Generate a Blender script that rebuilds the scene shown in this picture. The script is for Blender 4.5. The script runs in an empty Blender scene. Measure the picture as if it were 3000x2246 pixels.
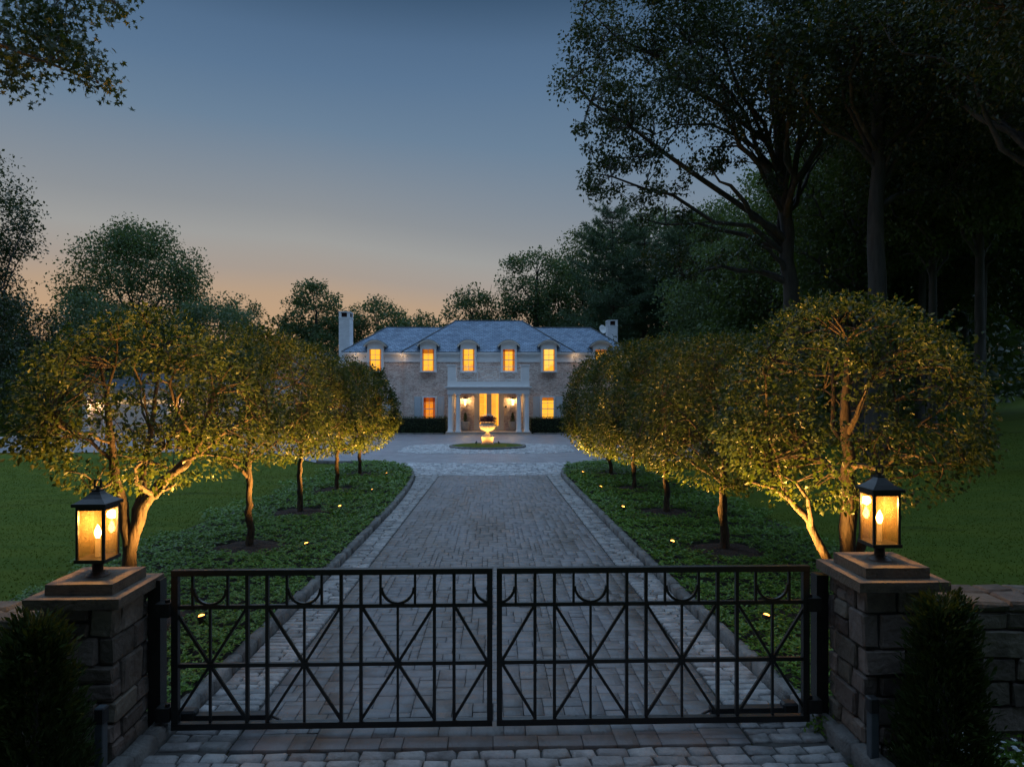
import bpy, bmesh, math, random
import numpy as np
from mathutils import Vector, Matrix, noise
sc = bpy.context.scene
C = sc.collection
R = math.radians

# ------------------------------------------------------------------ camera, sky, light, exposure
CAMZ = 2.62
YAW = R(1.60)
cam = bpy.data.cameras.new('camera'); camo = bpy.data.objects.new('camera', cam); C.objects.link(camo)
cam.lens = 24; cam.sensor_width = 36; cam.sensor_fit = 'HORIZONTAL'; cam.clip_start = 0.05; cam.clip_end = 2000
camo.location = (0, 0, CAMZ); camo.rotation_euler = (R(90), 0, -YAW)
sc.camera = camo

def lin(r, g, b):
    f = lambda c: (c/255/12.92) if c/255 <= 0.04045 else ((c/255+0.055)/1.055)**2.4
    return (f(r), f(g), f(b), 1.0)

world = bpy.data.worlds.new('World'); sc.world = world; world.use_nodes = True
wn = world.node_tree; WB = wn.nodes['Background']
tc = wn.nodes.new('ShaderNodeTexCoord'); sx = wn.nodes.new('ShaderNodeSeparateXYZ')
wn.links.new(tc.outputs['Generated'], sx.inputs[0])
ax_ = wn.nodes.new('ShaderNodeMath'); ax_.operation = 'ADD'; ax_.inputs[1].default_value = 0.25; wn.links.new(sx.outputs['X'], ax_.inputs[0])
am_ = wn.nodes.new('ShaderNodeMath'); am_.operation = 'MAXIMUM'; am_.inputs[1].default_value = 0.0; wn.links.new(ax_.outputs[0], am_.inputs[0])
au_ = wn.nodes.new('ShaderNodeMath'); au_.operation = 'MULTIPLY_ADD'; au_.inputs[1].default_value = 0.11; az_ = wn.nodes.new('ShaderNodeMapRange'); az_.inputs[1].default_value = 0.40; az_.inputs[2].default_value = 0.24; wn.links.new(sx.outputs['Z'], az_.inputs[0])
ap_ = wn.nodes.new('ShaderNodeMath'); ap_.operation = 'MULTIPLY'; wn.links.new(am_.outputs[0], ap_.inputs[0]); wn.links.new(az_.outputs[0], ap_.inputs[1])
wn.links.new(ap_.outputs[0], au_.inputs[0]); wn.links.new(sx.outputs['Z'], au_.inputs[2])
rp = wn.nodes.new('ShaderNodeValToRGB'); wn.links.new(au_.outputs[0], rp.inputs[0])
SKY = [(0.0, (203, 159, 114)), (0.07, (200, 162, 124)), (0.123, (185, 158, 132)), (0.156, (167, 155, 145)), (0.198, (158, 158, 156)), (0.238, (141, 146, 151)),
       (0.34, (106, 129, 152)), (0.40, (90, 117, 146)), (0.44, (82, 109, 139)), (0.489, (62, 88, 116)), (0.75, (58, 84, 114)), (1.0, (58, 84, 114))]
el = rp.color_ramp.elements
while len(el) < len(SKY): el.new(0.5)
for e, (p, c) in zip(el, SKY): e.position = p; e.color = lin(*c)
nish = wn.nodes.new('ShaderNodeTexSky'); nish.sky_type = 'NISHITA'; nish.sun_disc = False
nish.sun_elevation = R(-3); nish.sun_rotation = R(-14)
ns = wn.nodes.new('ShaderNodeMixRGB'); ns.blend_type = 'ADD'; ns.inputs[0].default_value = 0.012
rb = wn.nodes.new('ShaderNodeValToRGB'); wn.links.new(sx.outputs['Z'], rb.inputs[0])
BACK = [(0.0, (66, 74, 92)), (0.2, (74, 86, 108)), (0.489, (62, 88, 116)), (1.0, (58, 84, 114))]
eb = rb.color_ramp.elements
while len(eb) < len(BACK): eb.new(0.5)
for e, (p, c) in zip(eb, BACK): e.position = p; e.color = lin(*c)
mz = wn.nodes.new('ShaderNodeMapRange'); mz.interpolation_type = 'SMOOTHSTEP'; mz.inputs[1].default_value = -0.5; mz.inputs[2].default_value = 0.45
wn.links.new(sx.outputs['Y'], mz.inputs[0])
mk = wn.nodes.new('ShaderNodeMixRGB'); wn.links.new(mz.outputs[0], mk.inputs[0]); wn.links.new(rb.outputs[0], mk.inputs[1]); wn.links.new(rp.outputs[0], mk.inputs[2])
wn.links.new(mk.outputs[0], ns.inputs[1]); wn.links.new(nish.outputs[0], ns.inputs[2])
wn.links.new(ns.outputs[0], WB.inputs[0]); WB.inputs[1].default_value = 1.0

fill = bpy.data.lights.new('twilight_fill', 'SUN'); fillo = bpy.data.objects.new('twilight_fill', fill); C.objects.link(fillo)  # added bluish overhead fill, makes up for light the sky alone lacks
fill.energy = 2.55; fill.angle = R(120); fill.color = (0.46, 0.69, 1.0)
fillo.rotation_euler = (R(-7), R(6), 0)

vs = sc.view_settings
vs.view_transform = 'Standard'; vs.look = 'None'; vs.exposure = 0.0; vs.gamma = 1.0; vs.use_curve_mapping = False
sc.cycles.use_denoising = True
sc.cycles.max_bounces = 6; sc.cycles.diffuse_bounces = 3; sc.cycles.glossy_bounces = 2; sc.cycles.transmission_bounces = 4
sc.cycles.transparent_max_bounces = 12; sc.cycles.sample_clamp_indirect = 4.0
sc.cycles.use_adaptive_sampling = True; sc.cycles.adaptive_threshold = 0.015

# ------------------------------------------------------------------ measuring helpers
F3 = 2000.0     # focal length in the photograph's pixels
def ray(px, py):
    cx, cz = (px-1500)/F3, -(py-1123)/F3
    s, c = math.sin(YAW), math.cos(YAW)
    return (cx*c+s, -cx*s+c, cz)
def at(px, py, Y):
    r = ray(px, py); t = Y/r[1]
    return Vector((r[0]*t, Y, CAMZ+r[2]*t))
def sm(a, b, x):
    t = np.clip((np.asarray(x, float)-a)/(b-a), 0, 1); return t*t*(3-2*t)
def G(x, y):
    """height of the ground"""
    y = np.asarray(y, float); x = np.asarray(x, float)
    base = np.where(y < 23.6, -0.033*(y-5.07), -0.61-0.02405*(np.minimum(y, 56)-23.6))
    rise = 1.5*sm(9, 26, x)*sm(9, 24, y) + 0.05*np.clip(x-22, 0, 60)*sm(15, 30, y)
    rise = rise*(1-sm(60, 90, y)*0.6)
    left = 0.9*sm(34, 46, -x)*sm(20, 50, y)
    return base+rise+left
def g(x, y): return float(G(x, y))

# ------------------------------------------------------------------ mesh helpers
def new_obj(name, me, mat=None, parent=None, label=None, cat=None, group=None, kind=None):
    o = bpy.data.objects.new(name, me); C.objects.link(o)
    if mat is not None and me is not None:
        if len(me.materials) == 0: me.materials.append(mat)
    if parent is not None: o.parent = parent
    if label: o['label'] = label
    if cat: o['category'] = cat
    if group: o['group'] = group
    if kind: o['kind'] = kind
    return o
def thing(name, label, cat, loc=(0, 0, 0), rz=0, group=None):
    o = bpy.data.objects.new(name, None); C.objects.link(o); o.empty_display_size = 0.2
    o.location = loc; o.rotation_euler = (0, 0, rz); o['label'] = label; o['category'] = cat
    if group: o['group'] = group
    return o
def dup(root, loc, label, rz=0, scale=None):
    def cp(o, p):
        c = o.copy(); C.objects.link(c); c.parent = p
        for ch in o.children: cp(ch, c)
        return c
    r = cp(root, None); r.location = loc; r.rotation_euler = (0, 0, rz); r['label'] = label
    if scale: r.scale = scale
    return r
def np_mesh(name, V, F, smooth=False):
    V = np.asarray(V, np.float32); F = np.asarray(F, np.int32)
    me = bpy.data.meshes.new(name)
    me.vertices.add(len(V)); me.vertices.foreach_set('co', V.ravel())
    k = F.shape[1]
    me.loops.add(F.size); me.loops.foreach_set('vertex_index', F.ravel())
    me.polygons.add(len(F)); me.polygons.foreach_set('loop_start', np.arange(len(F), dtype=np.int32)*k)
    if smooth: me.polygons.foreach_set('use_smooth', np.ones(len(F), dtype=bool))
    me.update(calc_edges=True); me.validate()
    return me

class MB:
    def __init__(s): s.v = []; s.f = []; s.sm = []
    def add(s, vs, fs, smooth=False):
        n = len(s.v); s.v += [tuple(v) for v in vs]; s.f += [tuple(i+n for i in f) for f in fs]; s.sm += [smooth]*len(fs); return s
    def box(s, x0, x1, y0, y1, z0, z1):
        if x0 > x1: x0, x1 = x1, x0
        if y0 > y1: y0, y1 = y1, y0
        if z0 > z1: z0, z1 = z1, z0
        return s.add([(x0,y0,z0),(x1,y0,z0),(x1,y1,z0),(x0,y1,z0),(x0,y0,z1),(x1,y0,z1),(x1,y1,z1),(x0,y1,z1)],
                     [(0,3,2,1),(4,5,6,7),(0,1,5,4),(1,2,6,5),(2,3,7,6),(3,0,4,7)])
    def bar(s, a, b, w, d=None):
        """square bar from a to b, w across in the xz plane, d along y"""
        d = d or w; a = Vector(a); b = Vector(b); t = (b-a).normalized()
        yv = Vector((0,1,0)) if abs(t.y) < 0.9 else Vector((1,0,0)); u = t.cross(yv).normalized(); vv = u.cross(t).normalized()
        P = [p+u*(i*w/2)+vv*(j*d/2) for p in (a,b) for i,j in ((-1,-1),(1,-1),(1,1),(-1,1))]
        return s.add(P, [(0,3,2,1),(4,5,6,7),(0,1,5,4),(1,2,6,5),(2,3,7,6),(3,0,4,7)])
    def prism(s, poly, y0, y1):
        """polygon in xz extruded along y"""
        n = len(poly)
        return s.add([(x,y0,z) for x,z in poly]+[(x,y1,z) for x,z in poly],
                     [tuple(range(n)), tuple(range(2*n-1,n-1,-1))]+[(i,n+i,n+(i+1)%n,(i+1)%n) for i in range(n)])
    def slab(s, poly, z0, z1):
        n = len(poly)
        return s.add([(x,y,z0) for x,y in poly]+[(x,y,z1) for x,y in poly],
                     [tuple(range(n-1,-1,-1)), tuple(range(n,2*n))]+[(i,(i+1)%n,n+(i+1)%n,n+i) for i in range(n)])
    def lathe(s, prof, n=24, c=(0,0,0), flute=0.0):
        vs = []; fs = []; m = len(prof)
        for i in range(n):
            a = 2*math.pi*i/n
            for j, p in enumerate(prof):
                r, z = p[0], p[1]; fl = p[2] if len(p) > 2 else 0
                rr = r*(1+fl*(abs(math.sin(a*n/ (n/ (8))))-0.5)) if fl else r
                vs.append((c[0]+rr*math.cos(a), c[1]+rr*math.sin(a), c[2]+z))
        for i in range(n):
            for j in range(m-1):
                k = (i+1)%n; fs.append((i*m+j, k*m+j, k*m+j+1, i*m+j+1))
        s.add(vs, fs, True); 
        if prof[0][0] > 1e-4: s.add([vs[i*m] for i in range(n)], [tuple(range(n-1,-1,-1))])
        if prof[-1][0] > 1e-4: s.add([vs[i*m+m-1] for i in range(n)], [tuple(range(n))])
        return s
    def tube(s, pts, rad, n=8, cap=True):
        pts = [Vector(p) for p in pts]; vs = []; fs = []; m = len(pts)
        if not hasattr(rad, '__len__'): rad = [rad]*m
        up = None
        for i, p in enumerate(pts):
            t = (pts[min(i+1,m-1)]-pts[max(i-1,0)]); t = t.normalized() if t.length > 1e-9 else Vector((0,0,1))
            if up is None: up = Vector((1,0,0)) if abs(t.x) < 0.8 else Vector((0,1,0))
            u = (up-t*up.dot(t)).normalized(); w = t.cross(u); up = u
            for k in range(n):
                a = 2*math.pi*k/n; vs.append(p+(u*math.cos(a)+w*math.sin(a))*rad[i])
        for i in range(m-1):
            for k in range(n):
                l = (k+1)%n; fs.append((i*n+k, i*n+l, (i+1)*n+l, (i+1)*n+k))
        s.add(vs, fs, True)
        if cap: s.add(vs[:n], [tuple(range(n-1,-1,-1))]); s.add(vs[-n:], [tuple(range(n))])
        return s
    def mesh(s, name):
        me = bpy.data.meshes.new(name); me.from_pydata(s.v, [], s.f)
        me.polygons.foreach_set('use_smooth', s.sm); me.update(); return me
    def build(s, name, mat, parent=None, **kw): return new_obj(name, s.mesh(name), mat, parent, **kw)

def bevel_mesh(me, w, seg=1):
    bm = bmesh.new(); bm.from_mesh(me)
    bmesh.ops.bevel(bm, geom=bm.edges[:]+bm.verts[:], offset=w, segments=seg, affect='EDGES', profile=0.5)
    bm.to_mesh(me); bm.free(); me.update(); return me

# ------------------------------------------------------------------ materials
def mat(name, cols, scale=6.0, rough=0.7, bump=0.0, bscale=None, rnd=0.0, spec=0.4, metal=0.0, detail=5, coords='Object', stretch=None, rr=None, world=False):
    """noise between colours, brightness varied by piece, fine relief"""
    m = bpy.data.materials.new(name); m.use_nodes = True; nt = m.node_tree; N = nt.nodes; L = nt.links
    p = N['Principled BSDF']; p.inputs['Roughness'].default_value = rough
    p.inputs['Specular IOR Level'].default_value = spec; p.inputs['Metallic'].default_value = metal
    t = N.new('ShaderNodeTexCoord'); mp = N.new('ShaderNodeMapping')
    if world: gw = N.new('ShaderNodeNewGeometry'); L.new(gw.outputs['Position'], mp.inputs[0])
    else: L.new(t.outputs[coords], mp.inputs[0])
    if stretch: mp.inputs['Scale'].default_value = stretch
    n = N.new('ShaderNodeTexNoise'); n.inputs['Scale'].default_value = scale; n.inputs['Detail'].default_value = detail; n.inputs['Roughness'].default_value = 0.6
    L.new(mp.outputs[0], n.inputs['Vector'])
    r = N.new('ShaderNodeValToRGB'); L.new(n.outputs['Fac'], r.inputs[0])
    e = r.color_ramp.elements
    while len(e) < len(cols): e.new(0.5)
    for i, c in enumerate(cols): e[i].position = 0.3+0.4*i/max(1,len(cols)-1); e[i].color = (*c, 1)
    out = r.outputs[0]
    if rnd > 0:
        ge = N.new('ShaderNodeNewGeometry'); oi = N.new('ShaderNodeObjectInfo')
        ad = N.new('ShaderNodeMath'); ad.operation = 'ADD'; L.new(ge.outputs['Random Per Island'], ad.inputs[0]); L.new(oi.outputs['Random'], ad.inputs[1])
        fr = N.new('ShaderNodeMath'); fr.operation = 'FRACT'; L.new(ad.outputs[0], fr.inputs[0])
        mr = N.new('ShaderNodeMapRange'); mr.inputs[3].default_value = 1-rnd; mr.inputs[4].default_value = 1+rnd; L.new(fr.outputs[0], mr.inputs[0])
        mx = N.new('ShaderNodeMixRGB'); mx.blend_type = 'MULTIPLY'; mx.inputs[0].default_value = 1; L.new(out, mx.inputs[1]); L.new(mr.outputs[0], mx.inputs[2])
        hs = N.new('ShaderNodeHueSaturation'); m2 = N.new('ShaderNodeMapRange'); m2.inputs[3].default_value = 0.5-rnd*0.06; m2.inputs[4].default_value = 0.5+rnd*0.06
        ml = N.new('ShaderNodeMath'); ml.operation = 'MULTIPLY'; ml.inputs[1].default_value = 7.31; L.new(fr.outputs[0], ml.inputs[0])
        f2 = N.new('ShaderNodeMath'); f2.operation = 'FRACT'; L.new(ml.outputs[0], f2.inputs[0]); L.new(f2.outputs[0], m2.inputs[0])
        L.new(m2.outputs[0], hs.inputs['Hue']); L.new(mx.outputs[0], hs.inputs['Color']); out = hs.outputs[0]
    L.new(out, p.inputs['Base Color'])
    if rr:
        q = N.new('ShaderNodeMapRange'); q.inputs[3].default_value = rr[0]; q.inputs[4].default_value = rr[1]; L.new(n.outputs['Fac'], q.inputs[0]); L.new(q.outputs[0], p.inputs['Roughness'])
    if bump > 0:
        n2 = N.new('ShaderNodeTexNoise'); n2.inputs['Scale'].default_value = bscale or scale*4; n2.inputs['Detail'].default_value = 6; L.new(mp.outputs[0], n2.inputs['Vector'])
        b = N.new('ShaderNodeBump'); b.inputs['Strength'].default_value = bump; b.inputs['Distance'].default_value = 0.02
        L.new(n2.outputs['Fac'], b.inputs['Height']); L.new(b.outputs[0], p.inputs['Normal'])
    return m
def leafmat(name, cols, trans=0.3, rough=0.42, spec=0.5, tcol=None):
    m = bpy.data.materials.new(name); m.use_nodes = True; nt = m.node_tree; N = nt.nodes; L = nt.links
    p = N['Principled BSDF']; p.inputs['Roughness'].default_value = rough; p.inputs['Specular IOR Level'].default_value = spec
    ge = N.new('ShaderNodeNewGeometry'); r = N.new('ShaderNodeValToRGB'); L.new(ge.outputs['Random Per Island'], r.inputs[0])
    e = r.color_ramp.elements
    while len(e) < len(cols): e.new(0.5)
    for i, c in enumerate(cols): e[i].position = i/max(1,len(cols)-1); e[i].color = (*c, 1)
    L.new(r.outputs[0], p.inputs['Base Color'])
    tr = N.new('ShaderNodeBsdfTranslucent'); mx = N.new('ShaderNodeMixRGB'); mx.blend_type = 'MULTIPLY'; mx.inputs[0].default_value = 1
    mx.inputs[2].default_value = (*(tcol or (1.5, 1.35, 0.6)), 1); L.new(r.outputs[0], mx.inputs[1]); L.new(mx.outputs[0], tr.inputs['Color'])
    ms = N.new('ShaderNodeMixShader'); ms.inputs[0].default_value = trans
    L.new(p.outputs[0], ms.inputs[1]); L.new(tr.outputs[0], ms.inputs[2]); L.new(ms.outputs[0], N['Material Output'].inputs['Surface'])
    return m
def emat(name, col, strength, noisecol=None, scale=(3, 3, 3)):
    m = bpy.data.materials.new(name); m.use_nodes = True; nt = m.node_tree; N = nt.nodes; L = nt.links
    N.remove(N['Principled BSDF']); e = N.new('ShaderNodeEmission'); e.inputs[1].default_value = strength; e.inputs[0].default_value = (*col, 1)
    if noisecol:
        t = N.new('ShaderNodeTexCoord'); mp = N.new('ShaderNodeMapping'); mp.inputs['Scale'].default_value = scale; L.new(t.outputs['Object'], mp.inputs[0])
        n = N.new('ShaderNodeTexNoise'); n.inputs['Scale'].default_value = 1.0; n.inputs['Detail'].default_value = 2; L.new(mp.outputs[0], n.inputs['Vector'])
        r = N.new('ShaderNodeValToRGB'); r.color_ramp.elements[0].position = 0.35; r.color_ramp.elements[0].color = (*noisecol, 1)
        r.color_ramp.elements[1].position = 0.6; r.color_ramp.elements[1].color = (*col, 1); L.new(n.outputs['Fac'], r.inputs[0]); L.new(r.outputs[0], e.inputs[0])
    L.new(e.outputs[0], N['Material Output'].inputs['Surface']); return m
def brickmat(name, c1, c2, mortar, bw, bh, ms=0.01, rough=0.8, axes='XZ', bump=0.4, offset=0.5, nz=0.35, spec=0.3, wash=None):
    m = bpy.data.materials.new(name); m.use_nodes = True; nt = m.node_tree; N = nt.nodes; L = nt.links
    p = N['Principled BSDF']; p.inputs['Roughness'].default_value = rough; p.inputs['Specular IOR Level'].default_value = spec
    t = N.new('ShaderNodeTexCoord'); s = N.new('ShaderNodeSeparateXYZ'); L.new(t.outputs['Object'], s.inputs[0])
    cb = N.new('ShaderNodeCombineXYZ')
    if axes == 'XYZ':
        ad = N.new('ShaderNodeMath'); ad.operation = 'ADD'; L.new(s.outputs['X'], ad.inputs[0]); L.new(s.outputs['Y'], ad.inputs[1])
        L.new(ad.outputs[0], cb.inputs[0]); L.new(s.outputs['Z'], cb.inputs[1])
    else:
        L.new(s.outputs[axes[0]], cb.inputs[0]); L.new(s.outputs[axes[1]], cb.inputs[1])
    b = N.new('ShaderNodeTexBrick'); b.offset = offset; b.inputs['Scale'].default_value = 1.0
    b.inputs['Brick Width'].default_value = bw; b.inputs['Row Height'].default_value = bh; b.inputs['Mortar Size'].default_value = ms; b.inputs['Mortar Smooth'].default_value = 0.3
    b.inputs['Color1'].default_value = (*c1, 1); b.inputs['Color2'].default_value = (*c2, 1); b.inputs['Mortar'].default_value = (*mortar, 1)
    L.new(cb.outputs[0], b.inputs['Vector'])
    n = N.new('ShaderNodeTexNoise'); n.inputs['Scale'].default_value = 1.3; n.inputs['Detail'].default_value = 6; L.new(t.outputs['Object'], n.inputs['Vector'])
    mr = N.new('ShaderNodeMapRange'); mr.inputs[1].default_value = 0.3; mr.inputs[2].default_value = 0.7; mr.inputs[3].default_value = 1-nz; mr.inputs[4].default_value = 1+nz; L.new(n.outputs['Fac'], mr.inputs[0])
    mx = N.new('ShaderNodeMixRGB'); mx.blend_type = 'MULTIPLY'; mx.inputs[0].default_value = 1; L.new(b.outputs['Color'], mx.inputs[1]); L.new(mr.outputs[0], mx.inputs[2])
    out = mx.outputs[0]
    if wash:
        n3 = N.new('ShaderNodeTexNoise'); n3.inputs['Scale'].default_value = 9; n3.inputs['Detail'].default_value = 3; L.new(t.outputs['Object'], n3.inputs['Vector'])
        r3 = N.new('ShaderNodeMapRange'); r3.inputs[1].default_value = 0.45; r3.inputs[2].default_value = 0.62; r3.inputs[4].default_value = 0.55; L.new(n3.outputs['Fac'], r3.inputs[0])
        w3 = N.new('ShaderNodeMixRGB'); L.new(r3.outputs[0], w3.inputs[0]); L.new(out, w3.inputs[1]); w3.inputs[2].default_value = (*wash, 1); out = w3.outputs[0]
    L.new(out, p.inputs['Base Color'])
    bp = N.new('ShaderNodeBump'); bp.inputs['Strength'].default_value = bump; bp.inputs['Distance'].default_value = 0.01; bp.invert = True
    L.new(b.outputs['Fac'], bp.inputs['Height']); L.new(bp.outputs[0], p.inputs['Normal'])
    return m

M = {}
M['iron'] = mat('iron', [(0.012,0.011,0.010),(0.02,0.018,0.016)], 20, 0.36, 0.15, 80, spec=0.5)
M['bronze'] = mat('bronze', [(0.06,0.03,0.016),(0.09,0.05,0.028)], 18, 0.45, 0.1, 90, spec=0.5)
M['grass'] = mat('grass', [(0.038,0.056,0.007),(0.078,0.104,0.011),(0.058,0.090,0.011),(0.092,0.118,0.014)], 0.7, 0.95, 0.7, 50, detail=10, spec=0.1, stretch=(0.35,1,1))
M['blade'] = leafmat('grass_blade', [(0.045,0.070,0.008),(0.075,0.108,0.012),(0.092,0.122,0.016)], 0.25, 0.85, 0.05)
M['soil'] = mat('soil', [(0.010,0.008,0.006),(0.03,0.02,0.014)], 14, 0.95, 0.8, 60)
M['mulch'] = mat('mulch', [(0.022,0.013,0.009),(0.065,0.038,0.026)], 30, 0.95, 0.9, 70)
M['paver'] = mat('paver', [(0.072,0.060,0.052),(0.138,0.120,0.110),(0.172,0.160,0.160),(0.12,0.112,0.118)], 0.9, 0.5, 0.35, 22, rnd=0.13, spec=0.5, rr=(0.38,0.60), world=True, detail=7, stretch=(1.5,0.45,1))
M['joint'] = mat('joint', [(0.05,0.047,0.043),(0.085,0.08,0.075)], 6, 0.95, 0.3)
M['cobble'] = mat('cobble', [(0.15,0.14,0.13),(0.32,0.305,0.295),(0.23,0.22,0.215)], 5, 0.6, 0.6, 30, rnd=0.35, spec=0.4, world=True)
M['cobble_light'] = mat('cobble_light', [(0.30,0.29,0.29),(0.50,0.49,0.49)], 5, 0.6, 0.4, 30, rnd=0.38, spec=0.4)
M['kerb'] = mat('kerb_granite', [(0.10,0.095,0.09),(0.21,0.20,0.185)], 7, 0.8, 0.7, 40, rnd=0.25, world=True)
M['courtpave'] = brickmat('court_paving', (0.20,0.19,0.20), (0.27,0.26,0.275), (0.10,0.10,0.105), 0.23, 0.15, 0.008, 0.5, 'XY', 0.4, nz=0.22, spec=0.5)
M['stone'] = mat('field_stone', [(0.085,0.068,0.055),(0.18,0.148,0.122),(0.115,0.092,0.075)], 5, 0.85, 0.9, 20, rnd=0.38, world=True)
M['capstone'] = mat('bluestone', [(0.045,0.036,0.03),(0.15,0.11,0.075),(0.08,0.065,0.052)], 7, 0.65, 0.5, 40, detail=9)
M['walltop'] = mat('wall_cap_stone', [(0.07,0.058,0.048),(0.16,0.135,0.11)], 7, 0.85, 0.9, 22, rnd=0.35, world=True)
M['bark'] = mat('bark', [(0.018,0.012,0.008),(0.075,0.052,0.033),(0.032,0.024,0.017),(0.11,0.078,0.052)], 13, 0.9, 1.0, 34, stretch=(1,1,0.3), detail=8)
M['bark_dark'] = mat('bark_dark', [(0.035,0.031,0.028),(0.095,0.085,0.075)], 5, 0.95, 1.0, 9, stretch=(1,1,0.18))
M['bark_pale'] = mat('bark_pale', [(0.045,0.04,0.036),(0.11,0.10,0.09)], 5, 0.95, 1.0, 9, stretch=(1,1,0.18))
M['leaf_orn'] = leafmat('ornamental_leaf', [(0.028,0.050,0.013),(0.050,0.078,0.020),(0.038,0.068,0.020),(0.070,0.085,0.022)], 0.45, 0.48, 0.3)
M['leaf_orn2'] = leafmat('ornamental_leaf_dense', [(0.022,0.044,0.012),(0.042,0.070,0.018),(0.032,0.060,0.018),(0.058,0.076,0.020)], 0.42, 0.45, 0.35)
M['leaf_oak'] = leafmat('oak_leaf', [(0.022,0.040,0.014),(0.04,0.065,0.02),(0.035,0.055,0.022)], 0.3, 0.4, 0.5)
M['leaf_wood'] = leafmat('woodland_leaf', [(0.045,0.08,0.025),(0.085,0.13,0.035),(0.065,0.11,0.04)], 0.32, 0.5, 0.4)
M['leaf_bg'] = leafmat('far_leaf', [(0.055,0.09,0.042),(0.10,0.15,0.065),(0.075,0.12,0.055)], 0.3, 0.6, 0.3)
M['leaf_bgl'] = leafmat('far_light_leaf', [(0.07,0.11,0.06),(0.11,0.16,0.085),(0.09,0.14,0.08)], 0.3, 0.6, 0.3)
M['needle'] = leafmat('pine_needle', [(0.06,0.11,0.065),(0.11,0.17,0.10),(0.085,0.14,0.085)], 0.15, 0.55, 0.4)
M['cover'] = leafmat('ground_cover_leaf', [(0.055,0.12,0.014),(0.13,0.25,0.03),(0.095,0.20,0.025),(0.17,0.27,0.042)], 0.25, 0.38, 0.38)
M['thuja'] = leafmat('thuja_spray', [(0.022,0.038,0.010),(0.042,0.065,0.016),(0.03,0.05,0.013)], 0.2, 0.6, 0.2)
M['hedge'] = leafmat('hedge_leaf', [(0.035,0.065,0.02),(0.06,0.10,0.03)], 0.2, 0.5, 0.4)
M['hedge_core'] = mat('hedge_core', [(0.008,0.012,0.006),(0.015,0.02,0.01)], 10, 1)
M['brick'] = brickmat('painted_brick', (0.58,0.38,0.31), (0.90,0.76,0.67), (0.42,0.31,0.27), 0.25, 0.088, 0.013, 0.85, 'XYZ', 0.6, nz=0.2, wash=(0.90,0.80,0.72))
M['brick_white'] = brickmat('whitewashed_brick', (0.70,0.70,0.71), (0.80,0.80,0.80), (0.58,0.58,0.60), 0.215, 0.075, 0.010, 0.8, 'XYZ', 0.5, nz=0.1)
M['slate'] = brickmat('slate', (0.16,0.235,0.34), (0.30,0.40,0.53), (0.035,0.05,0.08), 0.30, 0.125, 0.014, 0.42, 'XZ', 0.5, nz=0.15, spec=0.5)
M['slate_dark'] = brickmat('dark_slate', (0.07,0.09,0.12), (0.12,0.145,0.18), (0.03,0.035,0.045), 0.30, 0.125, 0.014, 0.6, 'XZ', 0.5, nz=0.2, spec=0.3)  # darker slate colours for the garage roofs
M['ridge'] = mat('ridge_metal', [(0.05,0.055,0.06),(0.08,0.085,0.09)], 8, 0.5)
M['white'] = mat('white_paint', [(0.80,0.80,0.80),(0.86,0.86,0.85)], 4, 0.5, 0.05, 40)
M['cream'] = mat('cream_paint', [(0.74,0.68,0.58),(0.80,0.74,0.64)], 4, 0.55)
M['shutter'] = mat('shutter_paint', [(0.50,0.55,0.60),(0.57,0.62,0.66)], 4, 0.5)
M['postpaint'] = mat('post_paint', [(0.06,0.075,0.085),(0.09,0.105,0.115)], 10, 0.4)
M['darkmetal'] = mat('dark_metal', [(0.02,0.02,0.022),(0.035,0.034,0.034)], 14, 0.4)
M['window'] = emat('lit_window', (1.0,0.37,0.022), 1.4, (1.0,0.30,0.014), (1.3,1.3,1.0))
M['window_b'] = emat('lit_window_bright', (1.0,0.43,0.04), 1.45, (1.0,0.36,0.02), (1.3,1.3,1.0))
M['window_o'] = emat('lit_study_window', (0.95,0.36,0.03), 0.85, (0.45,0.10,0.008), (2.2,2.2,3.2))
M['doorglow'] = emat('lit_hall', (1.0,0.42,0.04), 1.5, (1.0,0.34,0.025), (2,2,2))
M['bulb'] = emat('bulb_filament', (1.0,0.62,0.22), 60)
M['bulb_small'] = emat('sconce_bulb', (1.0,0.66,0.25), 14)
M['transom'] = emat('lit_transom', (1.0,0.66,0.32), 0.75)
M['bulb_dim'] = emat('eave_bulb', (1.0,0.62,0.25), 2.0)
M['lens'] = emat('uplight_lens', (1.0,0.40,0.06), 9)
M['urnstone'] = mat('urn_stone', [(0.42,0.36,0.29),(0.58,0.52,0.44)], 9, 0.8, 0.4, 40)
M['terracotta'] = mat('pedestal_stone', [(0.34,0.26,0.20),(0.46,0.37,0.30)], 9, 0.8, 0.4, 40)
M['planter'] = mat('planter_stone', [(0.33,0.32,0.30),(0.42,0.40,0.38)], 9, 0.8, 0.2, 40)
M['flagstone'] = mat('flagstone', [(0.30,0.25,0.21),(0.42,0.36,0.31)], 3, 0.7, 0.2, 20)
M['purple'] = leafmat('purple_leaf', [(0.05,0.012,0.02),(0.09,0.02,0.03)], 0.2, 0.5)
M['petal'] = leafmat('white_petal', [(0.75,0.78,0.82),(0.85,0.86,0.88)], 0.3, 0.6, 0.3, (1,1,1))
M['chime_dark'] = mat('flue', [(0.02,0.01,0.008),(0.05,0.02,0.015)], 10, 0.9)
M['doorpanel'] = mat('garage_door_paint', [(0.66,0.60,0.54),(0.74,0.68,0.62)], 3, 0.6)

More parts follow.
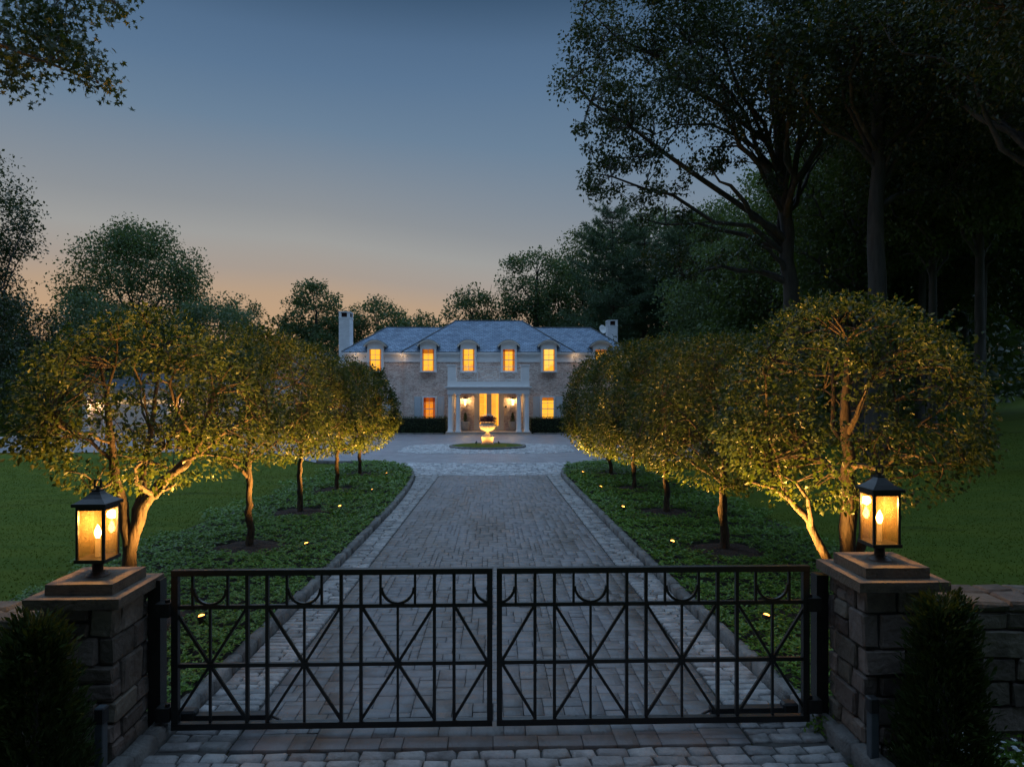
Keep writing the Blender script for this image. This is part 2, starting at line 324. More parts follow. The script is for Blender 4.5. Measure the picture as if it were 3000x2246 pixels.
def glassmat():
    m = bpy.data.materials.new('seeded_glass'); m.use_nodes = True; nt = m.node_tree; N = nt.nodes; L = nt.links
    N.remove(N['Principled BSDF'])
    t = N.new('ShaderNodeBsdfTransparent'); t.inputs[0].default_value = (0.96,0.88,0.74,1)
    tr = N.new('ShaderNodeBsdfTranslucent'); tr.inputs[0].default_value = (0.95,0.55,0.18,1)
    gl = N.new('ShaderNodeBsdfGlossy'); gl.inputs[0].default_value = (0.9,0.9,0.9,1); gl.inputs['Roughness'].default_value = 0.06
    tc = N.new('ShaderNodeTexCoord'); v = N.new('ShaderNodeTexVoronoi'); v.inputs['Scale'].default_value = 70; L.new(tc.outputs['Object'], v.inputs['Vector'])
    mr = N.new('ShaderNodeMapRange'); mr.inputs[1].default_value = 0.0; mr.inputs[2].default_value = 0.35; mr.inputs[3].default_value = 0.11; mr.inputs[4].default_value = 0.035; L.new(v.outputs['Distance'], mr.inputs[0])
    m1 = N.new('ShaderNodeMixShader'); L.new(mr.outputs[0], m1.inputs[0]); L.new(t.outputs[0], m1.inputs[1]); L.new(tr.outputs[0], m1.inputs[2])
    m2 = N.new('ShaderNodeMixShader'); m2.inputs[0].default_value = 0.07; L.new(m1.outputs[0], m2.inputs[1]); L.new(gl.outputs[0], m2.inputs[2])
    L.new(m2.outputs[0], N['Material Output'].inputs['Surface']); return m
M['glass'] = glassmat()
def roommat(name, top, bot, strength):
    m = bpy.data.materials.new(name); m.use_nodes = True; nt = m.node_tree; N = nt.nodes; L = nt.links
    N.remove(N['Principled BSDF']); e = N.new('ShaderNodeEmission'); e.inputs[1].default_value = strength
    t = N.new('ShaderNodeTexCoord'); s_ = N.new('ShaderNodeSeparateXYZ'); L.new(t.outputs['Generated'], s_.inputs[0])
    oi = N.new('ShaderNodeObjectInfo'); n = N.new('ShaderNodeTexNoise'); n.noise_dimensions = '4D'; n.inputs['Scale'].default_value = 2.6; n.inputs['Detail'].default_value = 3
    ml = N.new('ShaderNodeMath'); ml.operation = 'MULTIPLY'; ml.inputs[1].default_value = 37; L.new(oi.outputs['Random'], ml.inputs[0]); L.new(ml.outputs[0], n.inputs['W']); L.new(t.outputs['Generated'], n.inputs['Vector'])
    a = N.new('ShaderNodeMath'); a.operation = 'MULTIPLY_ADD'; a.inputs[1].default_value = 1.6; L.new(n.outputs['Fac'], a.inputs[0]); L.new(s_.outputs['Z'], a.inputs[2])
    r = N.new('ShaderNodeValToRGB'); L.new(a.outputs[0], r.inputs[0]); r.color_ramp.elements[0].position = 0.75; r.color_ramp.elements[0].color = (*bot,1); r.color_ramp.elements[1].position = 1.45; r.color_ramp.elements[1].color = (*top,1)
    L.new(r.outputs[0], e.inputs[0]); L.new(e.outputs[0], N['Material Output'].inputs['Surface']); return m
M['window'] = roommat('lit_room', (1.0,0.47,0.04), (0.95,0.32,0.014), 1.4)
M['window_b'] = roommat('lit_room_bright', (1.0,0.56,0.09), (1.0,0.40,0.025), 1.45)
M['window_o'] = roommat('lit_study', (1.0,0.30,0.02), (0.30,0.05,0.004), 1.0)
M['curtain'] = leafmat('curtain_cloth', [(0.62,0.50,0.34),(0.68,0.56,0.38)], 0.85, 0.8, 0.1, (1.1,1.0,0.9))
def winglass():
    m = bpy.data.materials.new('window_glass'); m.use_nodes = True; nt = m.node_tree; N = nt.nodes; L = nt.links; N.remove(N['Principled BSDF'])
    t = N.new('ShaderNodeBsdfTransparent'); g_ = N.new('ShaderNodeBsdfGlossy'); g_.inputs['Roughness'].default_value = 0.03; f = N.new('ShaderNodeFresnel'); f.inputs[0].default_value = 1.5
    ms = N.new('ShaderNodeMixShader'); L.new(f.outputs[0], ms.inputs[0]); L.new(t.outputs[0], ms.inputs[1]); L.new(g_.outputs[0], ms.inputs[2]); L.new(ms.outputs[0], N['Material Output'].inputs['Surface']); return m
M['winglass'] = winglass()

# ------------------------------------------------------------------ foliage builders
def unit(a): return a/np.maximum(np.linalg.norm(a, axis=1, keepdims=True), 1e-9)
def leaf_arrays(P, L, rng, ratio=0.55, droop=0.0, flat=0.5, axis=None, spread=1.0):
    """folded lozenge leaves at P; flat pulls their faces towards level"""
    n = len(P)
    a = rng.normal(size=(n,3))*spread
    if axis is not None: a = a+axis
    a[:,2] -= droop
    a = unit(a)
    nn = rng.normal(size=(n,3))*(1-flat)+np.array([0,0,1.0])*flat
    s = unit(np.cross(a, nn)); u = unit(np.cross(s, a))
    L = (np.ones(n)*L*rng.uniform(0.5,1.22,n))[:,None]; W = L*ratio*rng.uniform(0.8,1.2,n)[:,None]
    v0 = P; v2 = P+a*L-u*L*0.12; v1 = P+a*L*0.48+s*W*0.5+u*W*0.12; v3 = P+a*L*0.48-s*W*0.5+u*W*0.12
    V = np.stack([v0,v1,v2,v3],1).reshape(-1,3)
    b = (np.arange(n)*4)[:,None]
    F = np.concatenate([b+np.array([[0,1,2]]), b+np.array([[0,2,3]])],1).reshape(-1,3)
    return V, F
def joinVF(parts):
    V = []; F = []; k = 0
    for v, f in parts: V.append(v); F.append(f+k); k += len(v)
    return np.concatenate(V), np.concatenate(F)
def bez(a, b, c, n=6):
    t = np.linspace(0,1,n)[:,None]; return (1-t)**2*a+2*t*(1-t)*b+t*t*c
def limbs(rng, trunk, trad, clumps, nl, r0=0.35, twist=0.12, rtip=0.01, hz=0.55):
    """main limbs from the trunk, then smaller branches from the nearest limb to every clump"""
    trunk = np.array(trunk); out = []
    nodes = [trunk[-1]]; nr = [trad[-1]]
    idx = [int(rng.integers(len(clumps)))]
    D = np.linalg.norm(clumps-clumps[idx[0]],axis=1)
    while len(idx) < min(nl,len(clumps)):
        j = int(np.argmax(D)); idx.append(j); D = np.minimum(D, np.linalg.norm(clumps-clumps[j],axis=1))
    zt = trunk[:,2]
    for j in idx:
        e = clumps[j]
        zs = zt[0]+(zt[-1]-zt[0])*np.clip(hz+0.45*(e[2]-zt[0])/max(zt[-1]-zt[0],1e-3)*rng.uniform(0.6,1.0)-0.15, hz*0.9, 0.98)
        s = np.array([np.interp(zs, zt, trunk[:,k]) for k in range(3)]); rs = np.interp(zs, zt, trad)*r0*rng.uniform(0.8,1.25)
        d = e-s; c = s+d*0.45+np.array([0,0,1])*np.linalg.norm(d)*0.16+rng.normal(size=3)*np.linalg.norm(d)*twist
        p = bez(s, c, e, 7); p[1:-1] += rng.normal(size=(5,3))*np.linalg.norm(d)*0.025
        r = np.linspace(rs, max(rtip, rs*0.15), 7); out.append((p, r, 6))
        nodes += list(p[1:]); nr += list(r[1:])
    nodes = np.array(nodes); nr = np.array(nr)
    for j in range(len(clumps)):
        if j in idx: continue
        e = clumps[j]; d2 = np.linalg.norm(nodes-e,axis=1)+np.where(nodes[:,2] > e[2], 0.5*(nodes[:,2]-e[2]), 0)
        i = int(np.argmin(d2)); s = nodes[i]; d = e-s
        c = s+d*0.5+rng.normal(size=3)*np.linalg.norm(d)*0.12+np.array([0,0,1])*np.linalg.norm(d)*0.1
        rs = min(nr[i]*0.6, 0.02*np.linalg.norm(d)+rtip); out.append((bez(s,c,e,4), np.linspace(max(rs,rtip),rtip*0.6,4), 4))
    return out
def tubes_mesh(name, tubes):
    b = MB()
    for p, r, n in tubes: b.tube(p, list(r), n, cap=False)
    return b.mesh(name)
def gc(rng, size): return np.clip(rng.normal(size=size),-1.6,1.6)
def rnd_in(rng, n, shell=0.0):
    d = unit(rng.normal(size=(n,3))); r = rng.uniform(shell**3,1,n)**(1/3); return d*r[:,None]

# ------------------------------------------------------------------ terrain
xs = np.concatenate([np.linspace(-220,-60,9), np.linspace(-56,-16,21), np.linspace(-15,15,41), np.linspace(16,60,23), np.linspace(65,220,9)])
ys = np.concatenate([np.linspace(-40,2,8), np.linspace(3,60,77), np.linspace(64,300,16)])
XX, YY = np.meshgrid(xs, ys); ZZ = G(XX, YY)-0.02
V = np.stack([XX,YY,ZZ],-1).reshape(-1,3); nx = len(xs)
F = np.array([(j*nx+i, j*nx+i+1, (j+1)*nx+i+1, (j+1)*nx+i) for j in range(len(ys)-1) for i in range(nx-1)])
new_obj('lawn', np_mesh('lawn', V, F, True), M['grass'], label='mown green lawn either side of the drive', kind='structure')

def sheet(name, poly, z_off, m, kind='structure', step=1.2, parent=None, label=None):
    """a flat-shaded sheet that follows the ground inside a polygon"""
    bm = bmesh.new(); vs_ = [bm.verts.new((x,y,0)) for x,y in poly]; bm.faces.new(vs_)
    x0,x1 = min(p[0] for p in poly), max(p[0] for p in poly); y0,y1 = min(p[1] for p in poly), max(p[1] for p in poly)
    for k in range(int((x1-x0)/(step*3))): 
        bmesh.ops.bisect_plane(bm, geom=bm.verts[:]+bm.edges[:]+bm.faces[:], plane_co=(x0+(k+1)*step*3,0,0), plane_no=(1,0,0))
    for k in range(int((y1-y0)/step)): 
        bmesh.ops.bisect_plane(bm, geom=bm.verts[:]+bm.edges[:]+bm.faces[:], plane_co=(0,y0+(k+1)*step,0), plane_no=(0,1,0))
    for v in bm.verts: v.co.z = g(v.co.x, v.co.y)+z_off
    bmesh.ops.recalc_face_normals(bm, faces=bm.faces[:])
    if sum(f.normal.z for f in bm.faces) < 0: bmesh.ops.reverse_faces(bm, faces=bm.faces[:])
    me = bpy.data.meshes.new(name); bm.to_mesh(me); bm.free()
    return new_obj(name, me, m, parent, kind=kind, label=label)

def chaikin(P, it=2):
    P = [Vector((p[0],p[1])) for p in P]
    for _ in range(it):
        Q = [P[0]]
        for a, b in zip(P, P[1:]): Q += [a*0.75+b*0.25, a*0.25+b*0.75]
        P = Q+[P[-1]]
    return [(p.x,p.y) for p in P]
KL = chaikin([(-2.44,3.2),(-2.37,5.3),(-2.33,10),(-2.33,16),(-2.40,19),(-2.55,22),(-2.72,24),(-3.0,25.6),(-3.45,27),(-4.1,27.9),(-5.2,28.5),(-7.5,29.2)])
KR = chaikin([(2.62,3.2),(2.40,5.2),(2.33,8),(2.33,16),(2.33,21),(2.36,23.5),(2.5,25),(2.75,26.4),(3.15,27.5),(3.8,28.2),(5.2,28.6),(7.5,29.2)])
def kx(K, y):
    for a, b in zip(K, K[1:]):
        if a[1] <= y <= b[1]: return a[0]+(b[0]-a[0])*(y-a[1])/max(b[1]-a[1],1e-6)
    return K[-1][0] if y > K[-1][1] else K[0][0]

# paved court in front of the house, running left to the garage
court = sheet('court', [(-7.6,29.3)]+[(-10,33),(-14,35.3),(-33,35.3),(-34.3,57.6),(-12.4,57.6),(-12.4,52.6),(12.6,52.6),(12.6,34),(9,29.6),(7.5,29.3),(5.2,28.7),(3.9,28.3),(3.2,27.6),(2.8,26.4),(2.5,25),(2.4,23.9),(-2.7,23.9),(-3.0,25.6),(-3.45,27),(-4.1,28),(-5.2,28.6)],
              0.012, M['courtpave'], label='grey paved court in front of the house')

# ------------------------------------------------------------------ drive, cobble gutters, kerbs
rng = np.random.default_rng(5)
def block_arrays(w, d, h, c, rng, jit=0.004, tj=0.003):
    V = []
    for z, ins in ((-h,0),(-c,0),(0,c)):
        for sx_, sy_ in ((-1,-1),(1,-1),(1,1),(-1,1)):
            V.append((sx_*(w/2-ins)+rng.uniform(-jit,jit), sy_*(d/2-ins)+rng.uniform(-jit,jit), z+(rng.uniform(-tj,tj) if z == 0 else 0)))
    F = [(8,9,10,11)]
    for k in range(4):
        l = (k+1)%4; F += [(k,l,4+l,4+k),(4+k,4+l,8+l,8+k)]
    return np.array(V), np.array(F)
SLOPE = math.atan(-0.033)
def place_blocks(items, parent, name, m, nmax, h, c, jit, tj, stuffname, seed):
    """items (x,y,w,d,rz): the nearest become objects of their own, the rest one mesh"""
    r = np.random.default_rng(seed); items = sorted(items, key=lambda t: t[1]); cache = {}
    for i, (x,y,w,d,rz) in enumerate(items[:nmax]):
        key = (round(w,2), round(d,2), int(r.integers(3)))
        if key not in cache:
            cache[key] = np_mesh(name, *block_arrays(w,d,h,c,r,jit,tj)); cache[key].materials.append(m)
        o = new_obj(name, cache[key], None, parent)
        o.location = (x, y, g(x,y)+0.03+r.uniform(-0.002,0.003)); o.rotation_euler = (SLOPE+r.uniform(-0.006,0.006), r.uniform(-0.008,0.008), rz)
    rest = items[nmax:]
    if rest:
        parts = []
        for (x,y,w,d,rz) in rest:
            v, f = block_arrays(w,d,h,c,r,jit,tj); cs, sn = math.cos(rz), math.sin(rz)
            v = np.stack([v[:,0]*cs-v[:,1]*sn+x, v[:,0]*sn+v[:,1]*cs+y, v[:,2]], 1)
            v[:,2] += G(v[:,0],v[:,1])+0.03+r.uniform(-0.002,0.003); parts.append((v,f))
        new_obj(stuffname, np_mesh(stuffname, *joinVF(parts)), m, parent, kind='stuff')
drive = sheet('drive', [(-1.87,4.84),(1.87,4.84),(1.87,24.0),(-1.87,24.0)], 0.004, M['joint'], label='driveway of grey random stone pavers')
def ashlar(x0,x1,y0,y1,u,rng):
    nx_, ny_ = int(round((x1-x0)/u)), int(round((y1-y0)/u)); u1 = (x1-x0)/nx_; v1 = (y1-y0)/ny_
    occ = np.zeros((nx_,ny_), bool); out = []
    sizes = [(3,2),(2,2),(2,3),(3,3),(2,1),(3,2),(2,2),(4,2)]
    for j in range(ny_):
        for i in range(nx_):
            if occ[i,j]: continue
            opts = [sizes[k] for k in rng.permutation(len(sizes))]+[(1,2),(2,1),(1,1)]
            for a, b in opts:
                if i+a <= nx_ and j+b <= ny_ and not occ[i:i+a,j:j+b].any():
                    if a == 1 and b == 1 and rng.random() < 0: continue
                    occ[i:i+a,j:j+b] = True; out.append((x0+(i+a/2)*u1, y0+(j+b/2)*v1, a*u1-0.005, b*v1-0.005, rng.uniform(-0.004,0.004))); break
    return out
place_blocks(ashlar(-1.86,1.86,4.86,23.95,0.08,rng), drive, 'paver', M['paver'], 300, 0.03, 0.003, 0.002, 0.0015, 'paver_field', 11)

def gutter(K, side, name, label, seed):
    r = np.random.default_rng(seed); items = []; y = 4.9
    base = sheet(name, [(side*1.88,4.84)]+[(kx(K,yy)-side*0.0,yy) for yy in np.arange(4.84,24.01,0.8)]+[(side*1.88,24.0)], 0.004, M['joint'], label=label)
    while y < 23.95:
        d = r.uniform(0.085,0.115); xa, xb = 1.885, abs(kx(K,y))-0.01; x = xa
        ws = []
        while True:
            w = r.uniform(0.14,0.26)
            if xb-x-w < 0.10: ws.append(xb-x); break
            ws.append(w); x += w
        x = xa
        for w in ws: items.append((side*(x+w/2), y+d/2, w-0.014, d-0.013, r.uniform(-0.04,0.04))); x += w
        y += d
    place_blocks(items, base, 'cobble', M['cobble'], 300, 0.035, 0.014, 0.007, 0.006, 'cobble_field', seed+1)
gutter(KL, -1, 'left_gutter', 'left cobbled gutter along the drive', 21); gutter(KR, 1, 'right_gutter', 'right cobbled gutter along the drive', 31)
# cobbled apron just outside the gate
apron = sheet('apron', [(-2.4,3.0),(2.55,3.0),(2.4,4.83),(-2.4,4.83)], 0.004, M['joint'], label='cobbled apron outside the gate')
items = []; r = np.random.default_rng(7); y = 4.838-14*0.118
for row in range(14):
    d = 0.118; x = -2.36-r.uniform(0,0.1)
    while x < 2.34:
        w = min(r.uniform(0.15,0.27), 2.44-x); items.append((x+w/2, y+d/2, w-0.016, d-0.015, r.uniform(-0.03,0.03))); x += w
    y += d
items = [i for i in items if i[1]+i[3]/2 < 4.845]
items.sort(key=lambda t: -t[1]); near = items[:300]
place_blocks(near, apron, 'cobble', M['cobble'], 300, 0.035, 0.018, 0.008, 0.007, 'cobble_field', 8)

def kerb(K, side, name, label, seed):
    r = np.random.default_rng(seed); P = [Vector((a,b,0)) for a,b in K]
    base = bpy.data.objects.new(name, None); C.objects.link(base); base['kind'] = 'structure'; base['label'] = label
    L = [0]
    for a, b in zip(P,P[1:]): L.append(L[-1]+(b-a).length)
    s = 0.0
    def pt(s):
        for i in range(len(P)-1):
            if L[i+1] >= s: return P[i].lerp(P[i+1], (s-L[i])/max(L[i+1]-L[i],1e-6))
        return P[-1]
    while s < L[-1]-0.3:
        l = r.uniform(0.26,0.46) if s < 8 else r.uniform(0.4,0.6); a, b = pt(s), pt(min(s+l,L[-1])); d = (b-a); an = math.atan2(d.y,d.x); c = (a+b)/2
        nrm = Vector((-d.y,d.x,0)).normalized()*(0.065 if side < 0 else -0.065)
        me = np_mesh('kerb_stone', *block_arrays(d.length-0.012, 0.125, 0.16, 0.022, r, 0.009, 0.008)); me.materials.append(M['kerb'])
        o = new_obj('kerb_stone', me, None, base); c = c+nrm
        o.location = (c.x, c.y, g(c.x,c.y)+0.125+r.uniform(-0.008,0.008)); o.rotation_euler = (r.uniform(-0.03,0.03), r.uniform(-0.02,0.02), an)
        s += l
kerb(KL, -1, 'left_kerb', 'left row of kerb stones along the ground cover', 41); kerb(KR, 1, 'right_kerb', 'right row of kerb stones along the ground cover', 42)

# light cobble band across the mouth of the court and round the island
def cobble_area(name, label, inside, x0,x1,y0,y1, seed, cw=0.21, cd=0.15):
    r = np.random.default_rng(seed); parts = []; y = y0
    while y < y1:
        d = cd*r.uniform(0.85,1.15); x = x0+r.uniform(0,cw)
        while x < x1:
            w = cw*r.uniform(0.65,1.3)
            if inside(x+w/2,y+d/2):
                v, f = block_arrays(w-0.02, d-0.018, 0.03, 0.016, r, 0.008, 0.007); v[:,0] += x+w/2; v[:,1] += y+d/2; v[:,2] += G(v[:,0],v[:,1])+0.036+r.uniform(-0.004,0.004); parts.append((v,f))
            x += w
        y += d
    new_obj(name, np_mesh(name, *joinVF(parts)), M['cobble_light'], None, kind='stuff', label=label)
def in_band(x, y):
    return 24.0+0.0-0.12*math.cos(x*0.8) < y < 28.55 and (kx(KL,y)+0.02 if y < 28.4 else -5.0) < x < (kx(KR,y)-0.02 if y < 28.2 else 3.6)
cobble_area('cobble_band', 'pale cobble band where the drive meets the court', in_band, -7,6,23.85,28.6,51)
UX, UY = -0.30, 38.4
def in_ring(x, y):
    dx, dy = abs(x-UX), abs(y-37.4)
    return dx < 4.6 and dy < 3.7 and dx/4.6+dy/3.7 < 1.62 and math.hypot(x-UX,y-UY) > 2.2
cobble_area('cobble_ring', 'pale cobble surround of the round island', in_ring, -5,4.4,33.6,41.2,52)

# ------------------------------------------------------------------ planting beds with ground cover
TREES_L = [(-4.0,7.6),(-4.06,11.5),(-4.26,15.2),(-4.36,19.2),(-4.58,23.6)]
TREES_R = [(4.0,7.6),(3.76,11.0),(3.81,14.9),(4.0,19.2),(4.05,23.4)]
def bed(K, side, name, label, trees, seed, outer):
    poly = [(kx(K,yy)+side*0.12,yy) for yy in np.arange(5.25,27.6,0.7)]+[(side*5.2,28.3),(side*outer,28.4),(side*outer,6.8),(side*9.5,6.6),(side*9.5,5.25)]
    sheet(name, poly, 0.05, M['soil'], label=label)
    r = np.random.default_rng(seed); parts = []
    zones = [(5.25,7.5,0.056,0.044,8),(7.5,10,0.060,0.048,7),(10,14.5,0.076,0.060,7),(14.5,20,0.10,0.08,6),(20,28.4,0.135,0.11,6)]
    for y0,y1,sp,L,nl in zones:
        gx, gy = np.meshgrid(np.arange(2.2,9.5,sp), np.arange(y0,y1,sp)); gx = gx.ravel()+r.uniform(-sp,sp,gx.size)*0.6; gy = gy.ravel()+r.uniform(-sp,sp,gy.size)*0.6
        kk = np.interp(gy, [p[1] for p in K], [abs(p[0]) for p in K])
        edge = outer+0.25*np.sin(gy*1.3)+0.15*np.sin(gy*3.1)
        ok = (gx > kk+0.10)&((gx < edge)|((gy < 6.6)&(gx < 9.5)))&(gy > 5.25)
        for tx, ty in trees: ok &= np.hypot(gx-abs(tx), (gy-ty)) > 0.48+0.2*r.random(gx.size)
        gx = gx[ok]*side; gy = gy[ok]
        hump = np.array([noise.noise((a*1.6,b*1.6,seed)) for a,b in zip(gx,gy)])
        fine = np.array([noise.noise((a*5,b*5,seed+3)) for a,b in zip(gx,gy)])
        z = G(gx,gy)+0.15+0.08*hump+0.055*fine+r.uniform(-0.05,0.025,gx.size)
        n = len(gx); ang = r.uniform(0,6.283,n)
        for k in range(nl):
            a = ang+k*2*math.pi/nl+r.normal(size=n)*0.25; el_ = r.uniform(-0.1,0.75,n)
            ax = np.stack([np.cos(a)*np.cos(el_), np.sin(a)*np.cos(el_), np.sin(el_)],1)
            P = np.stack([gx,gy,z],1)
            parts.append(leaf_arrays(P, L*1.15, r, 0.46, 0, 0.85, ax*6, 0.6))
    o = new_obj('pachysandra', np_mesh('pachysandra', *joinVF(parts)), M['cover'], None, kind='stuff', label=('left' if side < 0 else 'right')+' bed of low glossy green ground cover beside the drive')
    o['category'] = 'ground cover'
    for tx, ty in trees:
        b = MB(); n = 22; vs_ = [(0,0,0.14)]
        for ring, (rr_, zz) in enumerate(((0.25,0.14),(0.5,0.11),(0.78,0.03))):
            for k in range(n):
                q = rr_*(1+r.uniform(-0.10,0.10)); vs_.append((q*math.cos(6.2832*k/n), q*math.sin(6.2832*k/n), zz+r.uniform(-0.015,0.015)))
        fs_ = [(0,1+k,1+(k+1)%n) for k in range(n)]
        for ring in range(2):
            for k in range(n): l = (k+1)%n; a0 = 1+ring*n; fs_.append((a0+k, a0+n+k, a0+n+l, a0+l))
        b.add(vs_, fs_); o = b.build('mulch', M['mulch'], kind='structure'); o.location = (tx,ty,g(tx,ty))
bed(KL, -1, 'left_bed', 'dark soil of the left planting bed', TREES_L, 61, 6.0); bed(KR, 1, 'right_bed', 'dark soil of the right planting bed', TREES_R, 62, 5.85)

# mown grass blades on the nearer lawn
r = np.random.default_rng(77); n = 170000
px_ = np.where(r.random(n) < 0.55, r.uniform(-26,-6.0,n), r.uniform(5.9,22,n)); py_ = 6.6+25*r.random(n)**1.7
ok = np.abs(px_) < py_*0.85+1.5; px_, py_ = px_[ok], py_[ok]; n = len(px_)
h_ = r.uniform(0.012,0.028,n); an = r.uniform(0,6.283,n); w_ = 0.005+0.0004*py_
dx, dy = np.cos(an)*w_, np.sin(an)*w_; z0 = G(px_,py_)-0.02
lean = r.normal(size=(n,2))*0.02
V = np.stack([np.stack([px_-dx,py_-dy,z0],1), np.stack([px_+dx,py_+dy,z0],1), np.stack([px_+lean[:,0],py_+lean[:,1],z0+h_],1)],1).reshape(-1,3)
o = new_obj('grass', np_mesh('grass', V, np.arange(3*n).reshape(-1,3)), M['blade'], None, kind='stuff', label='short mown grass blades on the lawns near the gate')

# ------------------------------------------------------------------ gate
GY = 5.07; GZ0 = 0.09; GH = 1.165
def gate_leaf(side, label):
    xc = 0.012
    t = thing('gate_leaf', label, 'gate', (xc+side*2.36, GY, GZ0), 0, 'pair of iron drive gates')
    def X(d): return side*(d-2.36)          # d = distance from the middle of the drive
    def part(name, fn):
        b = MB(); fn(b); return b.build(name, M['iron'], t)
    T = GH
    z1, z2, z3 = T-0.273, T-0.70, 0.0
    part('top_rail', lambda b: b.box(X(0.016),X(2.36),-0.024,0.024,T-0.042,T))
    part('rail', lambda b: b.box(X(0.056),X(2.312),-0.014,0.014,z1-0.014,z1+0.014))
    part('rail', lambda b: b.box(X(0.056),X(2.312),-0.014,0.014,z2-0.014,z2+0.014))
    part('bottom_rail', lambda b: b.box(X(0.016),X(2.36),-0.024,0.024,0,0.045))
    part('stile', lambda b: b.box(X(0.016),X(0.056),-0.021,0.021,0.045,T-0.042))
    part('stile', lambda b: b.box(X(2.312),X(2.36),-0.022,0.022,0.045,T-0.042))
    Pn, gp = 0.54, 0.145
    cs = []; d = 0.03+Pn/2
    half = d
    for k in range(3):
        for e in (0, gp): part('bar', lambda b, q=d+e: b.box(X(q-0.0115),X(q+0.0115),-0.0155,0.0155,0.045,T-0.042))
        a = d+gp; cs.append((a, a+Pn)); d = a+Pn
    def ucurve(c, a0, a1, rr):
        pts = []
        n = 14
        for i in range(n+1):
            th = math.pi+(a0+(a1-a0)*i/n)*math.pi; pts.append((c+rr*math.cos(th), z1+0.016+rr+rr*math.sin(th)))
        return pts
    rr = 0.118
    def curve(b, pts):
        for p, q in zip(pts, pts[1:]): b.bar((X(p[0]),0,p[1]),(X(q[0]),0,q[1]),0.018,0.022)
    for (a, e) in cs:
        c = (a+e)/2
        part('thin_bar', lambda b: b.box(X(c-0.0085),X(c+0.0085),-0.0105,0.0105,0.045,z1-0.014))
        for s_ in (-1,1): part('thin_bar', lambda b: b.box(X(c+s_*0.127-0.0085),X(c+s_*0.127+0.0085),-0.0105,0.0105,z1+0.014,T-0.042))
        part('curved_bar', lambda b: curve(b, ucurve(c,0,1,rr)))
        for ex, ez in ((a,z1),(e,z1),(a,0.05),(e,0.05)):
            part('diagonal_bar', lambda b: b.bar((X(c),0.0006,z2),(X(ex),0.0006,ez),0.02,0.0195))
    # half panel at the meeting edge
    part('thin_bar', lambda b: b.box(X(0.03+0.127-0.0085),X(0.03+0.127+0.0085),-0.0105,0.0105,z1+0.014,T-0.042))
    part('curved_bar', lambda b: curve(b, ucurve(0.03,0.5,1,rr)))
    for ez in (z1,0.05): part('diagonal_bar', lambda b: b.bar((X(0.05),0.0006,z2),(X(half),0.0006,ez),0.02,0.0195))
    return t
gate_leaf(-1, 'black iron left gate leaf beside the lower stone pillar'); gate_leaf(1, 'black iron right gate leaf beside the taller stone pillar')

for side, w in ((-1,'left'),(1,'right')):
    t = thing('hinge_post', 'dark square steel hinge post against the %s stone pillar' % w, 'post', (side*2.50, 5.16, g(2.5*side,5.16)), 0, 'hinge posts')
    MB().box(-0.045,0.045,-0.05,0.05,-0.1,1.17).build('post', M['iron'], t)
    for z in (0.92, 0.16):
        b = MB(); b.box(-side*0.045,-side*0.145,-0.13,-0.03,z,z+0.10); b.lathe([(0.018,-0.01),(0.018,0.12)],10,(-side*0.115,-0.085,z)); b.build('hinge', M['iron'], t)
    t = thing('gate_opener', 'slim dark gate opener arm low behind the %s gate leaf' % w, 'gate opener', (side*2.40, 5.24, g(2.4*side,5.24)), 0, 'gate opener arms')
    MB().box(-side*0.16,-side*0.72,-0.035,0.035,0.07,0.125).build('ram_housing', M['darkmetal'], t)
    b = MB(); b.box(-side*0.04,-side*0.16,-0.045,0.045,0.06,0.16); bo = b.build('motor_head', M['darkmetal'], t); bevel_mesh(bo.data,0.015)
    b = MB(); b.tube([(-side*0.72,0,0.10),(-side*0.80,-0.06,0.10),(-side*0.81,-0.145,0.10)],0.010,8); b.build('rod', M['darkmetal'], t)
    MB().box(-side*0.01,side*0.06,-0.03,0.03,0.0,0.17).build('bracket', M['iron'], t)
    t = thing('sensor_post', 'slim blue grey metal sensor post before the %s stone pillar' % w, 'post', (side*2.53, 4.48, g(2.53*side,4.48)), 0, 'gate sensor posts')
    me = MB().box(-0.028,0.028,-0.03,0.03,-0.05,0.50-0.02*side).mesh('post'); bevel_mesh(me,0.006); new_obj('post', me, M['postpaint'], t)
    b = MB(); b.box(-0.032-side*0.004,0.032-side*0.004,-0.034,0.034,0.40,0.505); hm = b.build('hood', M['darkmetal'], t); hm.location.z = 0.012; bevel_mesh(hm.data,0.008)

